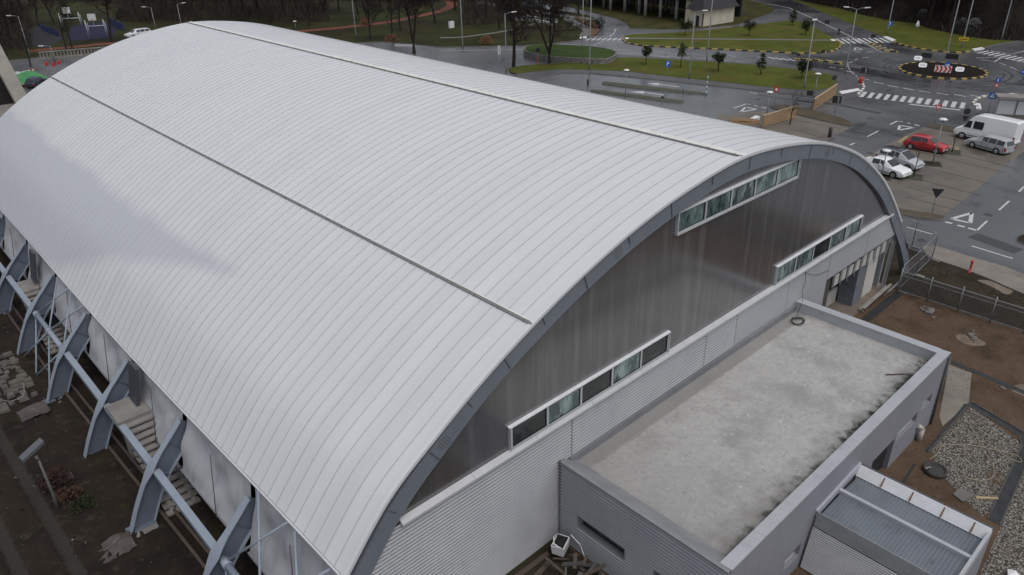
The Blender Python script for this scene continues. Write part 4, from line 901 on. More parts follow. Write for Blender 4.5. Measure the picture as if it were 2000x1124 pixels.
# fallen-back floodlight in the mud
t = empty('yard_lamp', 'leaning concrete lamp post with broad grey box head standing in the mud', 'yard lamp', (-26.4, 17.0, .05))
MB().tube([(0, 0, 0), (.02, -.05, .9), (0, 0, 2.95)], [.085, .06, .05], 8).build('pole', mat('lamp_pole_dull', (.12, .118, .11), .7, (.085, .083, .078), 2), t); MB().tube([(0, 0, 2.9), (-.05, .1, 3.1)], .07, 8).build('bracket', M_rail, t)
MB().hexa([(-.55, .1, 3.0), (.45, .35, 3.35), (.4, .75, 3.35), (-.6, .5, 3.0), (-.55, .1, 3.15), (.45, .35, 3.5), (.4, .75, 3.5), (-.6, .5, 3.15)]).build('lamp_head', mat('lamp_box_grey', (.085, .09, .10), .5, (.12, .125, .135), 2), t)
# ------------------------------------------------------------------ signs
def sign(b, top, plate, lab, d=0, w=.7, name='road_sign', cat='road sign', back=False):
    p = G(*b); h = hgt(b, top); t = empty(name, lab, cat, (p.x, p.y, 0), face(p, d)); zc = h-w*.5
    MB().tube([(0, 0, 0), (0, 0, h-.05)], .035, 8).build('post', M_glz, t)
    mb = MB(); y = -.05; r = w/2; th = .02
    def poly(pts, y0, y1, mi): 
        n = len(pts); mb.add([(x, y0, z) for x, z in pts]+[(x, y1, z) for x, z in pts], [tuple(range(n)), tuple(range(n, 2*n))[::-1]]+[(i, (i+1) % n, (i+1) % n+n, i+n) for i in range(n)], mi)
    ci = lambda q, n=20: [(q*math.cos(2*math.pi*i/n), zc+q*math.sin(2*math.pi*i/n)) for i in range(n)]
    tr = lambda q: [(-q, zc+q*.72), (q, zc+q*.72), (0, zc-q*1.05)]
    sq = lambda a, b_: [(-a, zc-b_), (a, zc-b_), (a, zc+b_), (-a, zc+b_)]
    mats = [M_signback, M_glz, M_signw, M_signred, M_blue, M_yellow]
    if plate == 'back_round': poly(ci(r), y, y+th, 0)
    elif plate == 'back_tri': poly(tr(r), y, y+th, 0)
    elif plate == 'back_tri_up': poly([(-r, zc-r*.72), (r, zc-r*.72), (0, zc+r)], y, y+th, 0)
    elif plate == 'back_rect': poly(sq(r, r*.8), y, y+th, 0)
    elif plate == 'back_pair': poly(sq(r, r*.85), y, y+th, 0); poly([(x*.08+.18, z) for x, z in sq(1, r*.7)], y-.004, y, 1)
    elif plate == 'back_double': poly(ci(r*.9), y, y+th, 0); poly([(x, z-w) for x, z in tr(r)], y, y+th, 0)
    elif plate == 'yield': poly(tr(r), y, y+th, 3); poly([(x*.55, zc+(z-zc)*.55+.01) for x, z in tr(r)], y-.004, y, 2)
    elif plate == 'stop_round': poly(ci(r), y, y+th, 3); poly(ci(r*.5), y-.004, y, 2)
    elif plate == 'yield_blue': poly(ci(r*.85), y, y+th, 4); poly([(x*.2, z) for x, z in sq(r*.9, r*.45)], y-.004, y, 2); poly([(x, z-w*.95) for x, z in tr(r)], y, y+th, 3); poly([(x*.5, zc-w*.95+(z-zc)*.5+.01) for x, z in tr(r)], y-.004, y, 2)
    elif plate == 'blue_round': poly(ci(r), y, y+th, 4); poly([(-r*.6, zc-.05), (r*.15, zc-.05), (r*.15, zc-.2), (r*.65, zc+.0), (r*.15, zc+.2), (r*.15, zc+.05), (-r*.6, zc+.05)], y-.004, y, 2)
    elif plate == 'blue_up': poly(ci(r), y, y+th, 4); poly([(-.06, zc-.3*w), (.06, zc-.3*w), (.06, zc+.08), (.17, zc+.08), (0, zc+.34*w), (-.17, zc+.08), (-.06, zc+.08)], y-.004, y, 2)
    elif plate == 'ped': poly(sq(r, r), y, y+th, 4); poly([(-r*.7, zc-r*.6), (r*.7, zc-r*.6), (0, zc+r*.75)], y-.004, y, 2); poly([(-.07, zc-.2), (.0, zc-.05), (.08, zc-.2), (.04, zc+.1), (-.03, zc+.1)], y-.008, y-.004, 0)
    elif plate == 'P':
        poly(sq(r, r*1.15), y, y+th, 4)
        for q in ([(-.12, -.28), (-.02, -.28), (-.02, .3), (-.12, .3)], [(-.02, .2), (.12, .2), (.12, .3), (-.02, .3)], [(.1, .02), (.2, .06), (.2, .26), (.1, .3)], [(-.02, 0), (.12, 0), (.12, .1), (-.02, .1)]): poly([(x, zc+z) for x, z in q], y-.004, y, 2)
    elif plate == 'yellow': poly(sq(r*1.3, r*.5), y, y+th, 5); poly(sq(r*1.0, r*.12), y-.004, y, 0)
    elif plate == 'small_blue': poly(sq(r, r*.4), y, y+th, 4)
    mb.build('sign_plate', mats, t, True); return t
for a in [((1302, 154), 120, 'P', 'blue parking sign with white letter on the grass strip', 0, .75), ((1512, 208), 170, 'stop_round', 'round red and white sign left of the timber barrier', 5, .65), ((1825, 241), 203, 'yield', 'red and white give way sign standing by the stop line of the near crossing', 0, .8),
          ((1942, 184), 151, 'yield_blue', 'blue arrow plate above a red give way sign right of the roundabout', 0, .75), ((1929, 222), 181, 'ped', 'blue crossing sign beside the shelter at the kerb corner', 5, .75), ((1684, 163), 131, 'back_pair', 'dark back of a paired sign at the kerb tip right of the grass strip', 0, .95),
          ((1626, 173), 147, 'back_round', 'dark back of a round sign at the right tip of the grass strip', 30, .7), ((1579, 201), 176, 'back_rect', 'black sign back left of the upper timber barrier', 10, .8), ((1630, 222), 187, 'back_pair', 'black sign back right below the timber barrier', 0, 1.0), ((1882, 244), 211, 'back_double', 'black backed double sign in front of the white van nose', 20, .8),
          ((1820, 418), 366, 'back_tri', 'black backed give way sign on the kerbed end bed of the parking', 10, .95), ((1605, 118), 97, 'back_round', 'dark sign back on the long splitter island', 10, .6), ((1703, 86), 66, 'back_rect', 'dark sign back at the tip of the upper splitter island', 20, .8), ((1636, 77), 56, 'back_double', 'dark double sign back at the right point of the grass island', 0, .6),
          ((1612, 62), 39, 'back_rect', 'dark square sign back beside the upper road', 10, .85), ((1558, 119), 104, 'back_rect', 'small dark sign at the left tip of the long splitter island', 0, .5), ((1878, 95), 70, 'yellow', 'yellow direction board on the verge behind the roundabout', 0, 1.1), ((1735, 66), 41, 'blue_up', 'blue round sign with upward arrow on the far verge mast', 0, .95),
          ((1051, 128), 94, 'back_round', 'pale blue round sign in front of the black forked trees', 0, .7), ((1032, 30), 4, 'blue_round', 'blue round sign among the far park trees', 0, 1.3), ((1995, 160), 135, 'blue_round', 'blue sign at the right picture edge beyond the roundabout', 20, .8), ((1293, 206), 188, 'back_rect', 'small black box sign on the lower median', 0, .35)]: sign(*a)
def island_sign(b, plate, w, h, zb, lab, rot=0, name='chevron_board', cat='sign board'):
    p = G(*b); t = empty(name, lab, cat, (p.x, p.y, 0), face(p, rot)); mb = MB()
    for s in (-.35, .35): MB().tube([(s*w, .03, 0), (s*w, .03, zb+h)], .04, 6).build('post', M_glz, t)
    mb.box(-w/2, w/2, -.04, 0, zb, zb+h, 0 if plate != 'chev' else 2)
    if plate == 'chev':
        for k in range(4):
            x = -w/2+.04+k*w/4; a = .42*w/4; u = w/4*.48
            mb.add([(x, -.046, zb+.02), (x+u, -.046, zb+.02), (x+u+a, -.046, zb+h/2), (x+a, -.046, zb+h/2)], ((0, 1, 2, 3),), 1); mb.add([(x+a, -.046, zb+h/2), (x+u+a, -.046, zb+h/2), (x+u, -.046, zb+h-.02), (x, -.046, zb+h-.02)], ((0, 1, 2, 3),), 1)
    mb.build('board', [M_signback, M_signred, M_signw], t)
island_sign((1839, 148), 'chev', 2.15, .95, .45, 'red and white chevron board on the black soil of the roundabout', 0)
sign((1846, 146), 121, 'blue_round', 'blue round arrow sign above the chevron board on the roundabout', 0, .85)
island_sign((1807, 121), 'back', 1.5, .7, .6, 'black back of a chevron board at the far left of the roundabout', 10); island_sign((1857, 124), 'back', 1.7, .8, .6, 'black back of a chevron board beside the tallest mast', -10)
sign((1803, 121), 103, 'back_round', 'dark round sign back above the left chevron board', 0, .7); sign((1849, 123), 105, 'back_round', 'dark round sign back beside the tallest mast on the roundabout', 0, .75)
for b, lab in [((1800, 138), 'white oval emblem plate lying on the left of the roundabout soil'), ((1872, 146.5), 'white oval emblem plate lying on the right of the roundabout soil'), ((1791, 124), 'white oval emblem plate at the far left edge of the roundabout soil')]:
    p = G(*b); t = empty('emblem_plate', lab, 'emblem plate', (p.x, p.y, .75), face(p), 'white plates on the roundabout'); n = 28
    sup = lambda a, b_: [(a*math.copysign(abs(math.cos(2*math.pi*i/n))**.5, math.cos(2*math.pi*i/n)), b_*math.copysign(abs(math.sin(2*math.pi*i/n))**.5, math.sin(2*math.pi*i/n))) for i in range(n)]
    mb = MB(); k = sup(.55, .40); mb.prism(k, 0, .05, 0); o = mb.build('plate', M_signw, t); o.rotation_euler.x = R_(42)
    mb = MB()
    for y, w_ in ((.14, .32), (0, .42), (-.14, .32)): mb.box(-w_, w_, y-.035, y+.035, .052, .056)
    o = mb.build('plate_lettering', mat('letter_grey', (.25, .25, .26), .5), t); o.rotation_euler.x = R_(42)
# ------------------------------------------------------------------ bollards and posts
for b, lab in [((1051, 128), 'red hydrant post beside the black forked tree')]: pass
def hydrant(p, h, lab):
    t = empty('hydrant', lab, 'hydrant', (p.x, p.y, p.z if hasattr(p, 'z') else 0))
    MB().lathe([(.11, 0), (.11, .05), (.075, .06), (.075, h*.8), (.11, h*.82), (.11, h*.88), (.06, h*.96), (.03, h)], (0, 0, 0), 12).build('barrel', mat('hydrant_red', (.42, .05, .028), .45), t)
    for s in (-1, 1): MB().tube([(s*.06, 0, h*.68), (s*.17, 0, h*.68)], .045, 8).build('outlet', mat('hydrant_red', (.42, .05, .028), .45), t)
hydrant(G(1893, 533), 1.0, 'red hydrant on the mossy strip beside the beige footway'); hydrant(G(1050, 128), 1.5, 'red hydrant post beside the stone walled green bed')
def striped_post(b, top, lab):
    p = G(*b); h = hgt(b, top); t = empty('striped_post', lab, 'marker post', (p.x, p.y, 0)); n = 9
    for i in range(n): MB().lathe([(.06, h*i/n), (.06, h*(i+1)/n)], (0, 0, 0), 8).build('band', M_signw if i % 2 else mat('teal', (.03, .20, .24), .5), t)
striped_post((1379, 187), 144, 'white and teal banded height post at the end of the upper median')
p = G(1334, 186); tag(MB().tube([(p.x, p.y, 0), (p.x, p.y, hgt((1334, 186), 163))], .05, 8).build('plain_post', mat('blue_post', (.05, .16, .22), .5)), 'thin blue post on the upper median left of the banded post', 'post')
p = G(1148, 166); tag(MB().lathe([(.12, 0), (.12, .7), (.06, .8)], (p.x, p.y, 0), 8).build('bollard', M_signback), 'short dark bollard on the wet access lane at the roof edge', 'bollard')
p = G(1620, 268); tag(MB().lathe([(.2, 0), (.2, .95), (.16, 1.1)], (p.x, p.y, 0), 10).build('litter_bin', mat('bin_brown', (.06, .05, .045), .7)), 'brown litter bin on the paved bays just above the roof', 'litter bin')
p = G(1680, 166); t = empty('warning_drum', 'red warning drum with pale base at the kerb tip by the crossing', 'drum', (p.x, p.y, 0)); MB().lathe([(.35, 0), (.35, .15)], (0, 0, 0), 12).build('base', M_signw, t); MB().lathe([(.3, .15), (.3, 1.0), (.25, 1.05)], (0, 0, 0), 12).build('drum', mat('drum_red', (.42, .06, .03), .5), t)
# ------------------------------------------------------------------ timber barriers and lumber
def timber(b0, b1, hh, lab):
    a, b = G(*b0), G(*b1); L = (b-a).length; t = empty('timber_barrier', lab, 'timber barrier', (a.x, a.y, 0), math.atan2(b.y-a.y, b.x-a.x)); rnd = random.Random(int(L*10)); n = int(L/1.6)
    for i in range(n+1): x = L*i/n; MB().box(x-.05, x+.05, .05, .15, 0, hh+.05).build('post', M_wood, t)
    for k in range(5): z = .12+k*(hh-.15)/5; m = MB(); m.hexa([(-.1, 0, z+rnd.uniform(-.05, .05)), (L+.1, 0, z+rnd.uniform(-.05, .05)), (L+.1, .04, z), (-.1, .04, z), (-.1, 0, z+.2), (L+.1, 0, z+.2), (L+.1, .04, z+.2), (-.1, .04, z+.2)]); m.build('board', M_wood, t)
    MB().box(-.2, L+.2, -.03, .17, hh, hh+.08).build('top_rail', mat('pale_timber', (.42, .32, .19), .7, (.34, .25, .15), 3), t)
    for i in range(n): x = L*(i+.5)/n; MB().bar((x-.5, .2, hh*.8), (x+.3, .75, .02), .08).build('stay', M_wood, t)
timber((1589, 217), (1631, 188), 1.45, 'raw timber board barrier running from the planting bed up to the crossing ramp'); timber((1490, 251), (1552, 232), 1.45, 'raw timber board barrier between the lumber pile and the bare sapling')
p = G(1453, 240); t = empty('lumber_pile', 'small pile of sawn timber lying on the paved bays at the roof edge', 'lumber', (p.x, p.y, 0), .6); rnd = random.Random(3)
for i in range(14): m = MB(); x, z = rnd.uniform(-1, 1), .05+.09*(i//5); m.bar((x, -1.5+rnd.uniform(-.3, .3), z), (x+rnd.uniform(-.4, .4), 1.5+rnd.uniform(-.3, .3), z), .14, .08); m.build('beam', M_wood, t)
p = G(1467, 239); tag(MB().hexa([(p.x, p.y, .02), (p.x+1.6, p.y-.2, .02), (p.x+1.7, p.y+.5, .02), (p.x+.1, p.y+.6, .02), (p.x, p.y, .12), (p.x+1.6, p.y-.2, .4), (p.x+1.7, p.y+.5, .4), (p.x+.1, p.y+.6, .12)]).build('white_sheet', M_signw), 'white sheet of board beside the lumber pile', 'board')
# ------------------------------------------------------------------ fences in front of the open bay
fe = empty('steel_fence', 'dark steel picket fence with galvanised posts along the dirt yard', 'fence', (21.0, -.75, 0), 0)
y = 0.0
while y > -22: MB().tube([(0, y, 0), (0, y, 1.85)], .045, 8).build('post', M_pole, fe); y -= 1.9
for z in (.22, 1.35, 1.62): MB().box(-.025, .025, -22, 0, z-.025, z+.025).build('rail', M_glz, fe)
mb = MB(); y = -.1
while y > -22: mb.box(-.016, .016, y-.018, y+.018, .2, 1.5); y -= .09
mb.build('pickets', M_rail, fe)
me = empty('mesh_hoarding', 'galvanised wire mesh hoarding around the foot of the gable arch', 'mesh fence', (0, 0, 0))
for (a, b) in [((21.3, -.7), (24.6, -.55)), ((24.6, -.55), (27.9, -.35)), ((27.9, -.35), (29.2, 1.6)), ((29.2, 1.6), (30.4, 4.4))]:
    L = math.dist(a, b); fr = MB(); wi = MB()
    P = lambda s, z: (a[0]+(b[0]-a[0])*s, a[1]+(b[1]-a[1])*s, z)
    for s in (0, 1): fr.tube([P(s, 0), P(s, 2.0)], .032, 6)
    for z in (.2, 1.1, 1.98): fr.tube([P(0, z), P(1, z)], .022, 6)
    n = int(L/.17)
    for i in range(1, n): wi.tube([P(i/n, .2), P(i/n, 1.98)], .006, 3, cap=False)
    for z in (.4, .6, .8, 1.3, 1.5, 1.7): wi.tube([P(0, z), P(1, z)], .005, 3, cap=False)
    f = fr.build('mesh_frame', M_glz, me); wi.build('mesh_wire', M_glz, f); MB().bar(P(0, .04), (P(0, 0)[0]-.1, P(0, 0)[1]-.6, .04), .2, .08).build('base_block', M_conc, me)
MB().tube([(19.5, -.6, .5), (21.3, -.7, .9)], .03, 6).build('loose_rail', M_glz, me); MB().tube([(19.5, -.45, .25), (21.3, -.65, .6)], .03, 6).build('loose_rail', M_glz, me)
# yard: rubble, gravel bed hose, manhole, sticks, bag
def rubble(c, n, s, m, label, cat, name, flat=.6, seed=1):
    rnd = random.Random(seed); b = bmesh.new()
    for i in range(n):
        k = bmesh.ops.create_icosphere(b, subdivisions=1, radius=1); r = s*rnd.uniform(.25, .8); o = Vector((rnd.gauss(0, s), rnd.gauss(0, s*.8), 0))
        for v in k['verts']: v.co = Vector((v.co.x*r*rnd.uniform(.8, 1.2), v.co.y*r*rnd.uniform(.7, 1.1), v.co.z*r*flat*rnd.uniform(.8, 1.2)+r*flat*.6))+o
    me_ = bpy.data.meshes.new(name); b.to_mesh(me_); b.free(); me_.materials.append(m); o = bpy.data.objects.new(name, me_); COL.objects.link(o); o.location = c; return tag(o, label, cat)
M_rub = mat('rubble_grey', (.12, .115, .11), .9, (.20, .19, .18), 2, bump=.5)
rubble((19.9, -3.2, 0), 14, .3, M_rub, 'heap of broken grey rubble near the picket fence on the dirt', 'rubble', 'rubble_heap', seed=4); rubble((18.5, -6.3, 0), 12, .26, M_rub, 'second heap of grey rubble on pale dust in the dirt yard', 'rubble', 'rubble_heap', seed=9)
mb = MB(); mb.flat(smooth_pts([(17.2, -6.6), (18.2, -7.4), (18.6, -6.4), (18.2, -5.5), (17.5, -5.7)], 2, True), .011); mb.flat(smooth_pts([(13.8, -9.6), (15.3, -9.9), (15.1, -11.2), (14.2, -11.4)], 2, True), .011); mb.flat(smooth_pts([(25.5, -6.2), (27.6, -6), (27.2, -4.5), (26.6, -3.6), (26.3, -5)], 2, True), .02); struct('dust_patch', mb, mat('pale_dust', (.20, .165, .13), .9, (.125, .09, .062), .9))
for c, lab in [((13.9, -9.3, 0), 'small grey stone beside the drain channel'),]: rubble(c, 3, .12, M_rub, lab, 'stone', 'stone', seed=2)
t = empty('manhole', 'dark round manhole ring sunk at the corner of the pebble bed', 'manhole', (4.4, -9.45, 0)); MB().lathe([(.52, 0), (.52, .22), (.42, .22), (.42, .12)], (0, 0, 0), 24).build('ring', mat('dark_ring', (.045, .043, .04), .8), t); MB().lathe([(.41, .1), (.41, .15)], (0, 0, 0), 24).build('lid', mat('iron_lid', (.035, .032, .03), .6, (.05, .048, .045), 5), t)
hose = [(5.1, -8.95), (5.66, -9.04), (6.5, -9.0), (7.0, -9.3), (7.63, -10.02), (8.15, -11.22), (8.3, -11.8), (7.9, -12.0), (7.9, -11.3), (8.3, -10.3), (7.9, -10.2), (6.9, -11.1), (5.9, -11.45), (5.2, -11.1), (4.9, -10.4)]
tag(MB().tube(catmull([(x, y, .05) for x, y in hose], 6), .017, 6).build('hose', mat('hose_straw', (.33, .28, .19), .6)), 'straw coloured hose looped across the pebble bed', 'hose')
tag(MB().tube([(4.2, -9.2, .02), (3.8, -9.35, .6), (3.3, -9.3, .8)], .03, 6).build('bent_stick', mat('grey_stick', (.28, .25, .2), .8)), 'bent pale stick standing by the manhole', 'stick')
tag(MB().bar((3.9, -11.4, .05), (4.55, -12.1, .05), .12, .05).build('lath_offcut', mat('pale_timber', (.42, .32, .19), .7, (.34, .25, .15), 3)), 'short yellowish offcut of timber on the pebbles by the channel', 'timber offcut')
tag(MB().hexa([(3.4, -10.6, .02), (4.1, -10.7, .02), (4.0, -11.3, .02), (3.2, -11.1, .02), (3.4, -10.6, .07), (4.1, -10.7, .07), (4.0, -11.3, .07), (3.2, -11.1, .07)]).build('slab_offcut', M_pave), 'grey paving slab lying at the shed side of the pebble bed', 'paving slab')
rubble((-1.3, -13.55, 0), 1, .95, M_signw, 'white plastic sack lying on the gravel at the shed corner', 'sack', 'sack', .75, 5)
rubble((-.2, -13.9, 0), 1, .8, M_signw, 'second white plastic sack lying beside the first at the shed corner', 'sack', 'sack', .7, 8)
# junk in the corner between hall and annex
t = empty('broken_basin', 'white plastic basin with broken straps standing in the hall corner', 'basin', (-11.9, -.75, .35), .4)
mb = MB(); mb.hexa([(-.3, -.25, 0), (.3, -.25, 0), (.3, .25, 0), (-.3, .25, 0), (-.38, -.28, .5), (.38, -.28, .5), (.38, .28, .5), (-.38, .28, .5)]); mb.build('tub', M_signw, t); MB().box(-.33, .33, -.23, .23, .495, .506).build('tub_shade_inset', M_void, t); MB().tube([(-.38, -.26, .5), (-.5, .1, .8), (-.1, .26, .76), (.35, .2, .56)], .03, 6).build('strap', M_signw, t); MB().tube([(.42, -.3, .6), (.5, -.7, .1), (.2, -1.0, -.2)], .025, 6).build('strap', M_signw, t)  # dark inset paints the shaded hollow on top of the solid tub
t = empty('scrap_heap', 'dark heap of scrap wood and metal with orange grating under the annex wall', 'scrap heap', (-12.3, -3.0, .1)); rnd = random.Random(5)
for i in range(22):
    a = Vector((rnd.uniform(-.6, .8), rnd.uniform(-1.6, 1.7), rnd.uniform(.1, .7))); d = Vector((rnd.uniform(-1, 1), rnd.uniform(-1, 1), rnd.uniform(-.3, .3))).normalized()*rnd.uniform(.4, 1.1); MB().bar(a, a+d, rnd.uniform(.05, .2), .04).build('scrap_piece', M_rail if i % 3 else M_brown, t)
mb = MB()
for i in range(5): mb.bar((-.7+i*.22, -1.9, .45), (-.55+i*.22, -1.1, .75), .1, .05)
mb.bar((-.8, -1.85, .42), (.3, -1.85, .42), .08, .05); mb.bar((-.65, -1.15, .72), (.4, -1.15, .72), .08, .05); mb.build('orange_grating', mat('orange_rust', (.25, .075, .025), .8), t)
for q, lab in [([(-12.2, -.35, .1), (-15.5, -.32, .1)], 'dark plank lying along the foot of the corrugated hall wall'), ([(-12.4, -.7, .1), (-16, -1.2, .1)], 'second dark plank lying slightly away from the corrugated wall')]: tag(MB().bar(q[0], q[1], .22, .06).build('plank', M_brown), lab, 'plank')
# west side yard
for x0, x1, lab in [(-23.55, -22.95, 'brown pipe on the mud, the one nearer the arch feet'), (-23.05, -22.5, 'brown pipe on the mud, the one nearer the stairs')]:
    tag(MB().tube([(x0-.1, 55, .16), (x0, 29, .17), (x1, 9.7, .16), (x1+.1, 2, .16)], .085, 8).build('ground_pipe', M_brown), lab, 'pipe')
def stones(c, n, sx_, sy_, s, label, name, seed):
    rnd = random.Random(seed); t = empty(name, label, 'stone pile', c)
    for i in range(n):
        x, y, z = rnd.uniform(-sx_, sx_), rnd.uniform(-sy_, sy_), rnd.uniform(0, .12); a, b, h = (s*rnd.uniform(.5, 1.2) for _ in range(3)); k = MB()
        k.hexa([(x-a+rnd.uniform(-.05, .05), y-b, z), (x+a, y-b+rnd.uniform(-.05, .05), z), (x+a, y+b, z), (x-a, y+b, z), (x-a*.8, y-b*.8, z+h*.7), (x+a*.75, y-b*.8, z+h*.6), (x+a*.8, y+b*.7, z+h*.7), (x-a*.7, y+b*.8, z+h*.6)]); k.build('stone', M_stone, t)
M_stone = mat('rubble_stone', (.065, .058, .05), .85, (.115, .105, .09), 1.5, bump=.4)
stones((-25.6, 30.6, .05), 60, .95, 3.4, .26, 'pile of broken paving stones beside the braced arch bay', 'stone_pile', 2)
tag(MB().tube(catmull([(-26.3, 28.2, .3), (-25.9, 27.6, .35), (-25.3, 27.5, .5), (-25.1, 28.0, .9), (-25.2, 28.6, .5)], 5), .02, 6).build('loose_hose', M_pole), 'grey hose end curling over the broken paving stones', 'hose')
def shrub(c, n, r, h, m, label, name='shrub', cat='shrub', seed=1, leaf=.10):
    rnd = random.Random(seed); t = empty(name, label, cat, c); st = MB(); lf = MB()
    for i in range(9):
        a = rnd.uniform(0, 6.28); e = Vector((math.cos(a)*r*.7, math.sin(a)*r*.7, h*rnd.uniform(.6, .95))); st.tube([(0, 0, 0), e*.5+Vector((0, 0, .1)), e], [.02, .014, .006], 4)
    for i in range(n):
        a, q, z = rnd.uniform(0, 6.28), r*math.sqrt(rnd.random()), h*rnd.uniform(.1, 1); q *= math.sqrt(max(.05, 1-(z/h)**2))+.15; c0 = Vector((q*math.cos(a), q*math.sin(a), z)); u = Vector((rnd.gauss(0, 1), rnd.gauss(0, 1), rnd.gauss(0, 1))).normalized(); w = u.orthogonal().normalized(); s = leaf*rnd.uniform(.5, 1.2)
        lf.add([c0-u*s, c0+w*s*.5, c0+u*s, c0-w*s*.5], ((0, 1, 2, 3),))
    st.build('stems', M_bark, t); lf.build('foliage', m, t)
shrub((-25.9, 18.9, 0), 420, .75, .8, mat('russet_leaf', (.040, .014, .010), .9, (.022, .010, .008), 2), 'dark russet shrub behind the box head of the yard lamp', seed=3); shrub((-25.8, 17.4, 0), 150, .65, .6, mat('rust_leaf', (.065, .026, .012), .9, (.04, .02, .01), 2), 'low shrub of orange brown leaves beside the yard lamp post', seed=4); shrub((-25.5, 16.4, 0), 200, .6, .35, M_leafd, 'low dark tuft of weeds in the mud right of the yard lamp', seed=6)
for y, lab in [(13.33, 'torn sheet of muddy plastic at the foot of the second arch'), (26.67, 'torn sheet of muddy plastic at the foot of the fourth arch by the stones'), (20, 'scrap of pale plastic at the foot of the third arch')]:
    rnd = random.Random(int(y)); mb = MB(); n = 7
    for j in range(n+1):
        for i in range(n+1): u, v = i/n, j/n; mb.v.append((-26.0+1.4*u*(1 if y != 20 else .5)+.1*rnd.random(), y-1.3+1.2*v*(1 if y != 20 else .6)+.1*rnd.random(), .11+.22*max(0, 1-abs(u-.6)*2)*max(0, v-.3)+.07*rnd.random()))
    for j in range(n):
        for i in range(n): a = j*(n+1)+i; mb.f.append((a, a+1, a+n+2, a+n+1)); mb.m.append(0); mb.sm.append(False)
    tag(mb.build('plastic_sheet', mat('muddy_plastic', (.048, .037, .030), .45, (.085, .07, .06), 1.5)), lab, 'plastic sheet')
